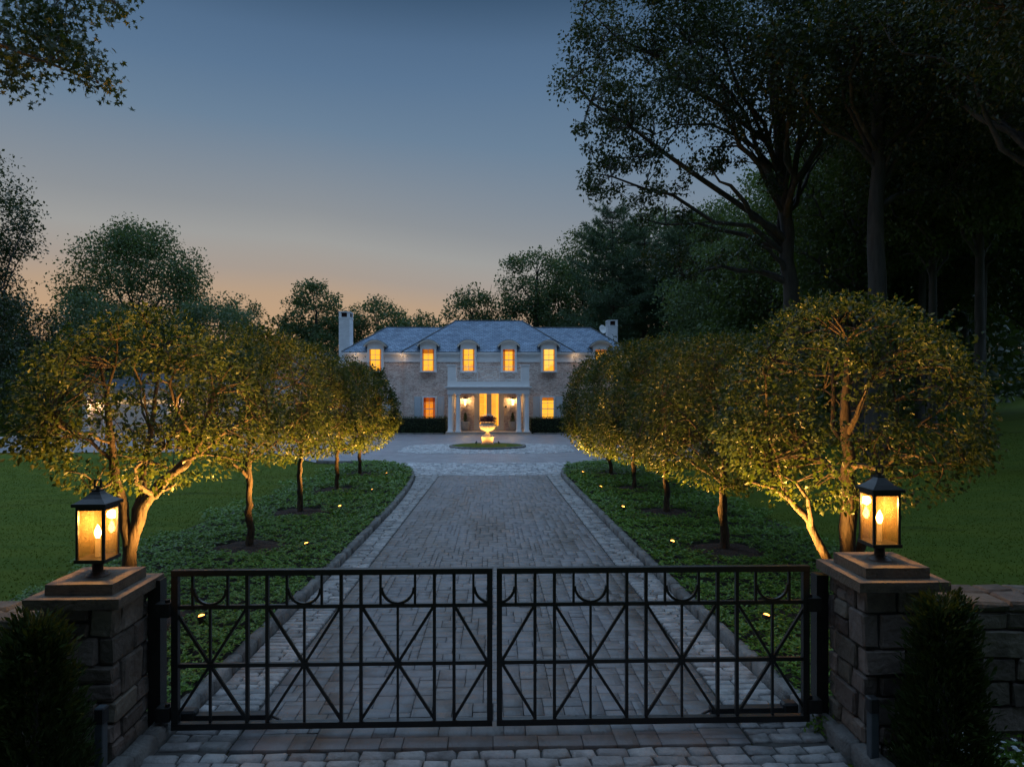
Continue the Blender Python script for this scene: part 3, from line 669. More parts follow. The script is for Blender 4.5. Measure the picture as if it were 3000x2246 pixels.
# ------------------------------------------------------------------ stone pillars, garden walls
def stone_mesh(sx_, sy_, sz_, rng, bev=0.013):
    me = MB().box(-sx_/2,sx_/2,-sy_/2,sy_/2,-sz_/2,sz_/2).mesh('stone')
    bm = bmesh.new(); bm.from_mesh(me)
    bmesh.ops.bevel(bm, geom=bm.edges[:], offset=min(bev, min(sx_,sy_,sz_)*0.22), segments=1, affect='EDGES')
    for v in bm.verts: v.co += Vector((rng.uniform(-1,1),rng.uniform(-1,1),rng.uniform(-1,1)))*0.007
    bm.to_mesh(me); bm.free(); me.materials.append(M['stone']); return me
def pillar(side, ztop, label, seed):
    r = np.random.default_rng(seed); yc = 4.92 if side < 0 else 4.87; xc = side*2.80; z0 = g(xc,yc)
    t = thing('gate_pillar', label, 'pillar', (xc,yc,z0), 0, 'stone gate pillars')
    H = ztop-0.075-0.07-z0; h = 0.25
    MB().box(-h+0.025,h-0.025,-h+0.025,h-0.025,-0.15,H).build('core', M['joint'], t)
    z = -0.12; row = 0; D = 0.11
    while z < H-0.02:
        hh = min(r.uniform(0.13,0.27), H-z)
        if H-z-hh < 0.07: hh = H-z
        own = row%2
        def run(a, b, axis, pos, mn=0.13, mx=0.34):
            x = a
            while x < b-1e-4:
                w = r.uniform(mn,mx)
                if b-x-w < 0.08: w = b-x
                pieces = [(z,hh)] if hh < 0.16 or r.random() < 0.75 else [(z,hh*0.5),(z+hh*0.5,hh*0.5)]
                for zz, h2 in pieces:
                    q = 0.011+0.006*r.random(); pr = r.uniform(-0.006,0.012)
                    if axis == 'x':
                        o = new_obj('stone', stone_mesh(w-q, D, h2-q, r), None, t); o.location = (x+w/2, pos+math.copysign(pr,pos), zz+h2/2)
                    else:
                        o = new_obj('stone', stone_mesh(D, w-q, h2-q, r), None, t); o.location = (pos+math.copysign(pr,pos), x+w/2, zz+h2/2)
                    o.rotation_euler = (r.uniform(-0.03,0.03),r.uniform(-0.05,0.05) if axis == 'x' else 0, r.uniform(-0.02,0.02))
                x += w
        e = h if own == 0 else h-D
        run(-e, e, 'x', -(h-D/2)); run(-e, e, 'x', (h-D/2))
        e2 = h if own == 1 else h-D
        run(-e2, e2, 'y', -(h-D/2)); run(-e2, e2, 'y', (h-D/2))
        z += hh; row += 1
    def cap(a, za, zb, nm):
        me = MB().box(-a,a,-a,a,za,zb).mesh(nm); bm = bmesh.new(); bm.from_mesh(me)
        bmesh.ops.subdivide_edges(bm, edges=bm.edges[:], cuts=5, use_grid_fill=True)
        for v in bm.verts:
            n_ = noise.noise_vector(v.co*9+Vector((seed,0,0)))*0.0022; v.co += n_
        bm.to_mesh(me); bm.free(); return new_obj(nm, me, M['capstone'], t)
    cap(0.315, H+0.001, H+0.07, 'cap_slab'); cap(0.225, H+0.0725, H+0.145, 'top_slab')
    return z0+H+0.145
zL = pillar(-1, 1.262, 'left stone gate pillar, the lower one, under a lit lantern', 71)
zR = pillar(1, 1.345, 'right stone gate pillar, the taller one, under a lit lantern', 72)
def garden_wall(side, ztop, label, seed):
    r = np.random.default_rng(seed); x0, x1 = 3.075, 6.2; yc = 4.95
    t = thing('garden_wall', label, 'wall', (side*x0, yc, g(side*x0,yc)), 0, 'low stone garden walls')
    H = ztop-g(side*x0,yc)-0.06
    MB().box(side*0.01,side*(x1-x0),-0.15,0.15,-0.15,H).build('core', M['joint'], t)
    for face in (-1,1):
        z = -0.1
        while z < H-0.02:
            hh = min(r.uniform(0.13,0.25),H-z)
            if H-z-hh < 0.08: hh = H-z
            x = 0.0
            while x < x1-x0-0.02:
                w = min(r.uniform(0.16,0.42),x1-x0-x); o = new_obj('stone', stone_mesh(w-0.012,0.1,hh-0.012,r), None, t)
                o.location = (side*(x+w/2), face*(0.15+r.uniform(-0.01,0.012)), z+hh/2); o.rotation_euler = (0,r.uniform(-0.04,0.04),r.uniform(-0.03,0.03)); x += w
            z += hh
    x = 0.01
    while x < x1-x0-0.05:
        w = min(r.uniform(0.2,0.4),x1-x0-x); sp = r.uniform(0.4,0.6); y = -0.22
        for dd in (0.44*sp,0.44*(1-sp)):
            me = stone_mesh(w-0.015,dd-0.015,0.065+r.uniform(0,0.02),r,0.02); me.materials.clear(); me.materials.append(M['walltop'])
            o = new_obj('cap_stone', me, None, t); o.location = (side*(x+w/2), y+dd/2, H+0.035); o.rotation_euler = (r.uniform(-0.03,0.03),r.uniform(-0.03,0.03),r.uniform(-0.06,0.06)); y += dd
        x += w
garden_wall(-1, 1.0, 'low dry stone wall joining the left gate pillar', 73); garden_wall(1, 1.06, 'low dry stone wall joining the right gate pillar', 74)

# ------------------------------------------------------------------ pillar lanterns
def lantern(loc, label):
    t = thing('lantern', label, 'lantern', loc, 0, 'lanterns on the gate pillars')
    b = MB().lathe([(0.078,0),(0.078,0.008),(0.066,0.012),(0.064,0.02),(0.05,0.026),(0.046,0.032)],28); b.build('base_flange', M['bronze'], t)
    MB().lathe([(0.036,0.03),(0.036,0.098),(0.05,0.10),(0.05,0.108)],20).build('stem', M['iron'], t)
    a = 0.098; zb, zt = 0.108, 0.50
    fr = MB().box(-a-0.008,a+0.008,-a-0.008,a+0.008,zb,zb+0.024).build('tray', M['iron'], t)
    for sx_ in (-1,1):
        for sy_ in (-1,1):
            MB().box(sx_*(a-0.017),sx_*a,sy_*(a-0.017),sy_*a,zb+0.024,zt-0.026).build('corner_post', M['iron'], t)
    b = MB()
    for s_ in (-1,1):
        b.box(-a,a,s_*(a-0.017),s_*a,zt-0.026,zt); b.box(s_*(a-0.017),s_*a,-a+0.017,a-0.017,zt-0.026,zt)
    b.build('top_frame', M['iron'], t)
    e = a+0.02
    rf = MB().box(-e,e,-e,e,zt,zt+0.022)
    prof = [(e-0.008,0.022),(0.07,0.05),(0.045,0.075),(0.026,0.10)]; vs_ = []; fs_ = []
    for w, z in prof: vs_ += [(-w,-w,zt+z),(w,-w,zt+z),(w,w,zt+z),(-w,w,zt+z)]
    for i in range(3):
        for k in range(4): l = (k+1)%4; fs_.append((i*4+k,i*4+l,i*4+4+l,i*4+4+k))
    fs_.append((12,13,14,15)); rf.add(vs_,fs_); roof = rf.build('roof', M['iron'], t)
    b = MB().box(-0.03,0.03,-0.03,0.03,zt+0.10,zt+0.108); b.lathe([(0.012,0),(0.012,0.014)],12,(0,0,zt+0.108)); b.build('neck', M['iron'], roof)
    z = zt+0.122; q = 0.027; b = MB(); b.box(-q,q,-0.006,0.006,z,z+0.009); b.box(-q,q,-0.006,0.006,z+0.047,z+0.056); b.box(-q,-q+0.009,-0.006,0.006,z+0.009,z+0.047); b.box(q-0.009,q,-0.006,0.006,z+0.009,z+0.047)
    b.build('ring', M['iron'], roof)
    for k in range(4):
        b = MB().box(-a+0.017,a-0.017,-0.0015,0.0015,zb+0.024,zt-0.026); o = b.build('pane', M['glass'], t); an = k*math.pi/2
        o.rotation_euler = (0,0,an); o.location = (math.sin(an)*(a-0.009), -math.cos(an)*(a-0.009), 0)
    MB().lathe([(0.016,0.132),(0.016,0.265)],14).build('candle_tube', M['cream'], t)
    MB().lathe([(0.006,0.265),(0.013,0.272),(0.021,0.292),(0.022,0.307),(0.015,0.33),(0.005,0.352),(0.001,0.36)],16).build('bulb', M['bulb'], t)
    l = bpy.data.lights.new('lantern_light','POINT'); l.energy = 17; l.color = (1.0,0.60,0.22); l.shadow_soft_size = 0.035
    lo = bpy.data.objects.new('lantern_light', l); C.objects.link(lo); lo.parent = t; lo.location = (0,0,0.40)
    return t
lantern((-2.80,4.92,zL), 'lit lantern on the left stone gate pillar'); lantern((2.80,4.87,zR), 'lit lantern on the right stone gate pillar')

# ------------------------------------------------------------------ evergreen shrubs, flowers at the pillars
def thuja(x, y, ztip, rad, label, seed):
    r = np.random.default_rng(seed); z0 = g(x,y); H = ztip-z0
    t = thing('thuja', label, 'shrub', (x,y,z0), 0, 'young evergreens before the gate pillars')
    MB().tube([(0,0,-0.05),(0,0,H*0.8)],[0.03,0.008],7).build('trunk', M['bark_dark'], t)
    parts = []
    n = 9000; zz = H*(0.03+0.97*r.random(n)**1.15); prof = rad*np.sin(np.clip((1-zz/H)*1.35+0.06,0,1.35))/math.sin(1.35)
    # sprays: each a fan of scales
    ns = 700; zs = H*(0.03+0.97*r.random(ns)**1.1); an = r.uniform(0,6.283,ns); pr = rad*np.power(np.clip(1-zs/H,0,1),0.62)*(0.55+0.45*r.random(ns))
    c = np.stack([np.cos(an)*pr, np.sin(an)*pr, zs],1); d = np.stack([np.cos(an)*0.7, np.sin(an)*0.7, 0.9+0*an],1); d = unit(d+r.normal(size=d.shape)*0.25)
    for k in range(14):
        s = r.uniform(0,0.16,ns)[:,None]; P = c+d*s+r.normal(size=(ns,3))*0.018
        parts.append(leaf_arrays(P, 0.06, r, 0.28, -0.3, 0.2, d*2.2, 0.5))
    o = new_obj('foliage', np_mesh('foliage', *joinVF(parts)), M['thuja'], t, kind='stuff')
thuja(-2.76,4.20,1.10,0.25, 'bushy young evergreen before the left stone pillar', 81); thuja(2.90,4.30,1.15,0.235, 'upright young evergreen before the right stone pillar', 82)

def petals(P, L, r, n=5):
    parts = []; a0 = r.uniform(0,6.28,len(P))
    for k in range(n):
        a = a0+k*2*math.pi/n; ax = np.stack([np.cos(a),np.sin(a),0.15+0*a],1); parts.append(leaf_arrays(P, L, r, 0.95, 0, 0.97, ax*20, 0.3))
    return parts
r = np.random.default_rng(91)
t = thing('impatiens', 'clump of white flowers by the wall in the lower right corner', 'flowers', (3.35,4.36,g(3.35,4.36)))
n = 900; P = np.stack([r.uniform(-0.3,0.35,n), r.uniform(-0.22,0.2,n), r.uniform(0.02,0.22,n)],1)
new_obj('foliage', np_mesh('foliage', *leaf_arrays(P,0.05,r,0.5,0,0.6)), M['cover'], t, kind='stuff')
n = 46; P = np.stack([r.uniform(-0.3,0.35,n), r.uniform(-0.24,0.2,n), r.uniform(0.18,0.25,n)],1)
new_obj('blossoms', np_mesh('blossoms', *joinVF(petals(P,0.022,r))), M['petal'], t, kind='stuff')
for x, y, lab in ((2.42,5.0,'small weed sprouting at the foot of the right gate pillar'),):
    t = thing('weed', lab, 'plant', (x,y,g(x,y))); n = 60; P = np.stack([r.normal(size=n)*0.04, r.normal(size=n)*0.04, r.uniform(0.02,0.14,n)],1)
    new_obj('foliage', np_mesh('foliage', *leaf_arrays(P,0.05,r,0.5,0,0.6)), M['cover'], t, kind='stuff')

# ------------------------------------------------------------------ clipped ornamental trees with uplights
def orn_tree(base, label, seed, rad, zb, zt, off=(0,0), stems=1, nclump=150, nleaf=9000, leaf=0.075, m='leaf_orn', open_=0.0, th=0.9, tr=0.065, sq=1.0):
    """dome crown from zb to zt (absolute heights), clipped outline"""
    r = np.random.default_rng(seed); x, y = base; z0 = g(x,y)
    t = thing('ornamental_tree', label, 'tree', (x,y,z0), 0, 'clipped trees lining the drive')
    zb -= z0; zt -= z0; zm = zb+(zt-zb)*0.38; cx_, cy_ = off
    def env(P):
        """unit ball -> dome"""
        Q = P.copy(); up = Q[:,2] > 0
        Q[:,2] = np.where(up, zm+Q[:,2]*(zt-zm), zm+Q[:,2]*(zm-zb))
        wob = 1+0.07*np.sin(3*np.arctan2(P[:,1],P[:,0])+seed)+0.05*np.sin(5*np.arctan2(P[:,1],P[:,0])+2*seed)
        Q[:,0] = Q[:,0]*rad*wob+cx_*np.clip((Q[:,2]-th)/1.0,0,1); Q[:,1] = Q[:,1]*rad*wob*sq+cy_*np.clip((Q[:,2]-th)/1.0,0,1); return Q
    U = np.concatenate([rnd_in(r,int(nclump*1.15),0.82), rnd_in(r,int(nclump*0.15),0.35)])*0.95; U = U[(U[:,2] > -0.35)|(r.random(len(U)) < 0.3)]; cl = env(U)
    tubes = []
    bx_ = []
    if stems == 1:
        tp = np.array([(0,0,-0.05),(0.01,0.01,th*0.35),(-0.02+cx_*0.1,0.02,th*0.75),(cx_*0.35,cy_*0.35,th*1.15),(cx_*0.8,cy_*0.8,zm+0.3*(zt-zm))]); trd = np.array([tr*1.25,tr,tr*0.95,tr*0.75,tr*0.3])
        tubes.append((tp,trd,9)); bx_.append((tp,trd))
    else:
        for k in range(stems):
            a = stems_dir[seed][k]
            tp = np.array(a[0],float); trd = np.interp(np.linspace(0,1,len(tp)),[0,0.25,0.6,1],[tr*1.2,tr,tr*0.8,tr*0.28])*a[1]; tubes.append((tp,trd,9)); bx_.append((tp,trd))
    tm = []
    for p, rd, n_ in tubes:
        pp = []; n2 = 16; tt = np.linspace(0,1,len(p)); ts = np.linspace(0,1,n2)
        pp = np.stack([np.interp(ts,tt,p[:,k]) for k in range(3)],1); pp[1:-1] = (pp[:-2]+2*pp[1:-1]+pp[2:])/4; pp[2:-2] += r.normal(size=(n2-4,3))*0.012
        rr_ = np.interp(ts,tt,rd)*(1+r.normal(size=n2)*0.07); tm.append((pp,rr_,10))
    new_obj('trunk', tubes_mesh('trunk', tm), M['bark'], t)
    br = []
    asg = r.integers(len(tm),size=len(cl))
    if len(tm) > 1: asg = np.array([int(np.argmin([np.linalg.norm(c[:2]-q[0][-1][:2]) for q in tm])) for c in cl])
    for k, (pp,rr_,_) in enumerate(tm):
        s = cl[asg == k]
        if len(s): br += limbs(r, pp, rr_, s, max(5,int(12/len(tm))), 0.55, 0.10, 0.008, 0.42)
    new_obj('branches', tubes_mesh('branches', br), M['bark'], t)
    # leaves along branch ends and round the clumps, most of them near the clipped surface
    P = []; nleaf = int(nleaf*1.3)
    per = int(nleaf*0.62/len(cl))
    for c in cl: P.append(c+gc(r,(per,3))*np.array([0.115,0.115,0.085])*(rad/1.5))
    U = rnd_in(r,int(nleaf*0.45),0.88 if open_ < 0.5 else 0.75); U = U[(U[:,2] > -0.3)|(r.random(len(U)) < 0.35)]; P.append(env(U))
    for q in r.integers(len(cl),size=46):     # stray shoots beyond the clipped outline
        d = cl[q]-np.array([cx_,cy_,zm]); d = d/max(np.linalg.norm(d),1e-6)+np.array([0,0,0.35])+r.normal(size=3)*0.3
        P.append(cl[q]+d*np.linspace(0.08,r.uniform(0.18,0.38),9)[:,None]+r.normal(size=(9,3))*0.018)
    P = np.concatenate(P)
    if open_ > 0:
        h = np.array([noise.noise(Vector(p)*1.9+Vector((seed,0,0))) for p in P]); P = P[h > -0.45+open_*0.35]
    c0 = np.array([cx_,cy_,zm]); ax = unit(P-c0)*0.8
    new_obj('crown', np_mesh('crown', *leaf_arrays(P, leaf, r, 0.6, 0.35, 0.62, ax, 0.8)), M[m], t, kind='stuff')
    return t
stems_dir = {101: [([(0,0,-0.05),(-0.01,0,0.5),(0.03,0.02,1.05),(0.16,0.05,1.42),(0.42,0.1,1.68),(0.72,0.15,2.0),(0.85,0.2,2.6)],1.0),([(0.01,0.02,0.8),(-0.04,0.02,1.2),(-0.16,0.04,1.7),(-0.22,0.05,2.3),(-0.35,0.1,2.9)],0.72),([(0.02,0.03,0.95),(0.06,0.15,1.5),(0.1,0.3,2.2),(0.15,0.4,3.0)],0.6)],
             111: [([(0,0,-0.05),(0,0,0.8),(0.02,0.02,1.6),(0.0,0.04,2.3),(0.03,0.04,3.2)],1.1),([(0.0,0,0.35),(-0.22,-0.03,0.72),(-0.42,-0.06,1.0),(-0.50,-0.08,1.25),(-0.78,-0.1,1.5),(-1.15,-0.1,1.62)],0.58),([(0.0,0,0.4),(0.16,0.03,0.75),(0.27,0.06,1.3),(0.42,0.1,1.8),(0.7,0.2,2.3)],0.6)]}
orn_tree(TREES_L[0], 'forked clipped tree nearest the gate behind the left lantern', 101, 1.27, 1.38, 3.46, (0.20,0), 3, 230, 12500, 0.062, 'leaf_orn', 0.75, 0.75, 0.075)
orn_tree(TREES_L[1], 'second clipped tree from the gate in the left row, straight trunk', 102, 1.30, 1.20, 3.64, (0.0,0), 1, 210, 14500, 0.064, 'leaf_orn', 0.45, 1.15, 0.06)
orn_tree(TREES_L[2], 'third clipped tree from the gate in the left row', 103, 1.25, 0.95, 3.60, (0.05,0), 1, 190, 13500, 0.07, 'leaf_orn', 0.35, 1.15, 0.058)
orn_tree(TREES_L[3], 'fourth clipped tree from the gate in the left row', 104, 1.25, 0.6, 3.42, (0.1,0), 1, 170, 12500, 0.078, 'leaf_orn', 0.3, 1.05, 0.058)
orn_tree(TREES_L[4], 'farthest clipped tree of the left row, nearest the house', 105, 1.36, 0.2, 3.36, (0.05,0), 1, 180, 13500, 0.085, 'leaf_orn', 0.1, 0.9, 0.058)
orn_tree(TREES_R[0], 'wide multi-stemmed clipped tree nearest the gate behind the right lantern', 111, 1.42, 1.18, 3.66, (-0.06,0), 3, 280, 18500, 0.062, 'leaf_orn2', 0.45, 0.8, 0.085)
orn_tree(TREES_R[1], 'second clipped tree from the gate in the right row', 112, 1.46, 0.88, 3.46, (0.0,0), 1, 230, 19500, 0.064, 'leaf_orn2', 0.15, 0.95, 0.075)
orn_tree(TREES_R[2], 'third clipped tree from the gate in the right row', 113, 1.55, 0.68, 3.74, (0,0), 1, 220, 19000, 0.070, 'leaf_orn2', 0.1, 1.0, 0.068)
orn_tree(TREES_R[3], 'fourth clipped tree from the gate in the right row', 114, 1.66, 0.35, 3.88, (0,0), 1, 210, 18000, 0.078, 'leaf_orn2', 0.05, 0.9, 0.065)
orn_tree(TREES_R[4], 'farthest clipped tree of the right row, nearest the house', 115, 1.76, 0.05, 3.82, (0,0), 1, 200, 18000, 0.088, 'leaf_orn2', 0.0, 0.8, 0.065)

UP = [(-3.12,7.42,0,'on the left nearest the gate'),(-3.05,11.3,1,'second from the gate on the left'),(-3.44,15.5,2,'third from the gate on the left'),(-3.24,18.5,3,'fourth from the gate on the left'),(-3.55,23.0,4,'on the left nearest the court'),
      (2.93,7.26,0,'on the right nearest the gate'),(2.98,11.3,1,'second from the gate on the right'),(2.90,15.2,2,'third from the gate on the right'),(3.0,19.0,3,'fourth from the gate on the right'),(3.05,23.2,4,'on the right nearest the court')]
UPW = {0: 2100, 1: 1650, 2: 1550, 3: 1500, 4: 1550}
def uplight(loc, aim, label, watts, group='tree uplights', size=1.0, spot=104):
    d = (Vector(aim)-Vector(loc)).normalized(); t = thing('uplight', label, 'uplight', loc, 0, group)
    MB().lathe([(0.012,-0.22),(0.012,0.0)],8).build('stake', M['iron'], t)
    q = d.to_track_quat('Z','Y')
    o = MB().lathe([(0.012,-0.07),(0.036,-0.06),(0.040,0.0),(0.046,0.035),(0.046,0.05),(0.041,0.05),(0.040,0.03),(0.001,0.03)],16).build('housing', M['darkmetal'], t); o.rotation_mode = 'QUATERNION'; o.rotation_quaternion = q; o.location = (0,0,0.05)
    o2 = MB().lathe([(0.034,0.036),(0.030,0.052),(0.018,0.060),(0.001,0.062)],16).build('lens', M['lens'], t); o2.rotation_mode = 'QUATERNION'; o2.rotation_quaternion = q; o2.location = (0,0,0.05)
    l = bpy.data.lights.new('uplight_beam','SPOT'); l.energy = watts; l.color = (1.0,0.47,0.10); l.spot_size = R(spot); l.spot_blend = 1.0; l.shadow_soft_size = 0.14
    lo = bpy.data.objects.new('uplight_beam', l); C.objects.link(lo); lo.parent = t; lo.location = Vector((0,0,0.05))+d*0.09; lo.rotation_mode = 'QUATERNION'; lo.rotation_quaternion = (-d).to_track_quat('Z','Y')
    return t
for x, y, k, w in UP:
    tx, ty = (TREES_L if x < 0 else TREES_R)[k]; z0 = g(x,y)
    uplight((x,y,z0+0.11), (tx+(0.1 if x < 0 else -0.1), ty, z0+(3.6 if k == 0 else 2.9)), 'small glowing uplight in the ground cover, '+w, UPW[k]*(0.6 if x > 0 and 0 < k < 4 else 1.0), spot=(92 if k == 0 else 104))

# ------------------------------------------------------------------ island with the lit urn
zi = g(UX,UY)
t = bpy.data.objects.new('island', None); C.objects.link(t); t['kind'] = 'structure'; t['label'] = 'round grass island in the court'; t.location = (UX,UY,zi)
n = 40; vs_ = [(0,0,0.20)]; fs_ = []
for rr_, zz in ((0.8,0.19),(1.6,0.15),(2.0,0.11)):
    for k in range(n): vs_.append((rr_*math.cos(6.2832*k/n), rr_*math.sin(6.2832*k/n), zz-0.024*rr_*math.sin(6.2832*k/n)))
fs_ = [(0,1+k,1+(k+1)%n) for k in range(n)]+[(1+q*n+k,1+q*n+n+k,1+q*n+n+(k+1)%n,1+q*n+(k+1)%n) for q in range(2) for k in range(n)]
MB().add(vs_,fs_,True).build('turf', M['grass'], t)
r = np.random.default_rng(121)
for k in range(32):
    a = 6.2832*(k+0.5)/32; me = np_mesh('kerb_stone', *block_arrays(0.40,0.16,0.16,0.02,r,0.008,0.006)); me.materials.append(M['kerb'])
    o = new_obj('kerb_stone', me, None, t); o.location = (2.07*math.cos(a), 2.07*math.sin(a), 0.13-0.024*2.07*math.sin(a)); o.rotation_euler = (0,0,a+math.pi/2)
UZ = zi+0.19
t = thing('garden_urn', 'lit stone urn on a square pedestal planted with flowers', 'urn', (UX,UY,UZ))
b = MB().box(-0.36,0.36,-0.36,0.36,-0.05,0.06); b.box(-0.31,0.31,-0.31,0.31,0.06,0.36); b.box(-0.35,0.35,-0.35,0.35,0.36,0.42); b.build('pedestal', M['terracotta'], t)
prof = [(0.30,0.42),(0.30,0.46),(0.26,0.48),(0.15,0.56),(0.095,0.64),(0.11,0.67),(0.13,0.69),(0.10,0.70),(0.24,0.76,0.12),(0.36,0.84,0.12),(0.435,0.95,0.12),(0.455,1.04,0.12),(0.42,1.10,0.06),(0.36,1.12),(0.37,1.20),(0.43,1.24),(0.45,1.27),(0.40,1.27),(0.38,1.20),(0.001,1.18)]
MB().lathe(prof,64).build('bowl', M['urnstone'], t)
n = 1500; P = np.stack([r.normal(size=n)*0.25, r.normal(size=n)*0.25, 1.22+0.32*r.random(n)],1); P = P[np.hypot(P[:,0],P[:,1]) < 0.52]
fl = thing('urn_flowers', 'dark purple and white planting filling the stone urn', 'flowers', (UX,UY,UZ+1.2))
P[:,2] -= 1.2
new_obj('foliage', np_mesh('foliage', *leaf_arrays(P,0.10,r,0.5,0.2,0.4)), M['purple'], fl, kind='stuff')
n = 40; P = np.stack([r.normal(size=n)*0.15, r.normal(size=n)*0.15, 0.34+0.14*r.random(n)],1)
new_obj('blossoms', np_mesh('blossoms', *joinVF(petals(P,0.06,r))), M['petal'], fl, kind='stuff')
P = np.stack([0.42+0.08*r.random(60), r.normal(size=60)*0.08, r.uniform(-0.4,0.1,60)],1)
new_obj('trailing_vine', np_mesh('trailing_vine', *leaf_arrays(P,0.07,r,0.6,0.5,0.4)), M['cover'], fl, kind='stuff')
for s_, w in ((-1,'left'),(1,'right')):
    uplight((UX+s_*0.62, UY-0.62, UZ+0.10), (UX,UY,UZ+0.8), 'small bright uplight at the %s of the urn pedestal' % w, 150, 'urn uplights', 1.0, 105)

# ------------------------------------------------------------------ the house
HX, HY, HZ = -0.34, 55.0, -1.36
H = thing('house', 'painted brick house with slate hip roofs, arched dormers and columned porch', 'house', (HX,HY,HZ))
def hp(name, m, fn, parent=None):
    b = MB(); fn(b); return b.build(name, M[m] if isinstance(m,str) else m, parent or H)
def zl(z): return z-HZ
WT = zl(4.435); EV = zl(5.15); RM = zl(7.97); RW = zl(7.34)
M['slate_side'] = brickmat('slate_side', (0.16,0.235,0.34), (0.30,0.40,0.53), (0.035,0.05,0.08), 0.30, 0.125, 0.014, 0.42, 'YZ', 0.5, nz=0.15, spec=0.5)
hp('wall', 'brick', lambda b: b.box(-6.75,6.75,0,7.6,-0.3,WT))
hp('wall', 'brick', lambda b: b.box(-11.45,-6.75,0.25,6.0,-0.3,WT)); hp('wall', 'brick', lambda b: b.box(6.75,11.45,0.25,6.0,-0.3,WT))
def roof_plane(b, eL, eR, rL, rR, n):
    eL, eR, rL, rR = map(Vector, (eL,eR,rL,rR)); nr = ((eR-eL).cross(rL-eL)).normalized()
    for i in range(n):
        t0, t1 = i/n, (i+1)/n
        a0, a1 = eL.lerp(rL,t0)+nr*0.03, eR.lerp(rR,t0)+nr*0.03; c0, c1 = eL.lerp(rL,t1)+nr*0.004, eR.lerp(rR,t1)+nr*0.004
        l0, l1 = eL.lerp(rL,t0)+nr*0.004, eR.lerp(rR,t0)+nr*0.004
        b.add([a0,a1,c1,c0],[(0,1,2,3)]); b.add([l0,l1,a1,a0],[(0,1,2,3)])
def hip_roof(x0,x1,y0,y1,ze,zr,rx0,rx1,ry,n,nm,parent=None,ends=(True,True),smat='slate'):
    rf = hp(nm, smat, lambda b: (roof_plane(b,(x0,y0,ze),(x1,y0,ze),(rx0,ry,zr),(rx1,ry,zr),n), roof_plane(b,(x1,y1,ze),(x0,y1,ze),(rx1,ry,zr),(rx0,ry,zr),n)), parent)
    par = rf if parent is None else parent
    if ends[0]: hp('hip_slope','slate_side', lambda b: roof_plane(b,(x0,y1,ze),(x0,y0,ze),(rx0,ry,zr),(rx0,ry,zr),n), rf)
    if ends[1]: hp('hip_slope','slate_side', lambda b: roof_plane(b,(x1,y0,ze),(x1,y1,ze),(rx1,ry,zr),(rx1,ry,zr),n), rf)
    ev = [((x0,y0,ze),(rx0,ry,zr)),((x1,y0,ze),(rx1,ry,zr)),((x0,y1,ze),(rx0,ry,zr)),((x1,y1,ze),(rx1,ry,zr)),((rx0,ry,zr),(rx1,ry,zr))]
    for a, c in ev: hp('ridge_cap','ridge', lambda b: b.tube([Vector(a)+Vector((0,0,0.03)),Vector(c)+Vector((0,0,0.03))],0.055,6), rf)
    hp('soffit','white', lambda b: b.box(x0+0.06,x1-0.06,y0+0.06,y1-0.06,ze-0.05,ze-0.01), rf)
    return rf
hip_roof(-6.9,6.9,-0.34,8.2,EV,RM,-2.85,2.85,3.70,30,'roof')
hip_roof(-11.75,11.75,-0.09,6.1,EV-0.012,RW,-8.65,8.65,3.01,23,'roof')
WXU = [-9.06,-4.82,-1.61,1.61,4.82,9.06]
def segs(x0,x1,ws,hw):
    out = []; x = x0
    for w in sorted(ws):
        if w-hw > x0 and w+hw < x1: out.append((x,w-hw)); x = w+hw
    out.append((x,x1)); return out
for (x0,x1,yo) in ((-6.82,6.82,0.0),(-11.6,-6.83,0.25),(6.83,11.6,0.25)):
    for a, c in segs(x0,x1,WXU,0.66):
        def corn(b):
            b.box(a,c,-0.32+yo,-0.003+yo,EV-0.16,EV-0.052); b.box(a,c,-0.25+yo,-0.003+yo,EV-0.235,EV-0.162); b.box(a,c,-0.16+yo,-0.003+yo,EV-0.30,EV-0.237); b.box(a,c,-0.06+yo,-0.003+yo,WT-0.02,EV-0.302); b.box(a,c,-0.09+yo,-0.003+yo,WT-0.09,WT-0.022)
        hp('cornice','white',corn)
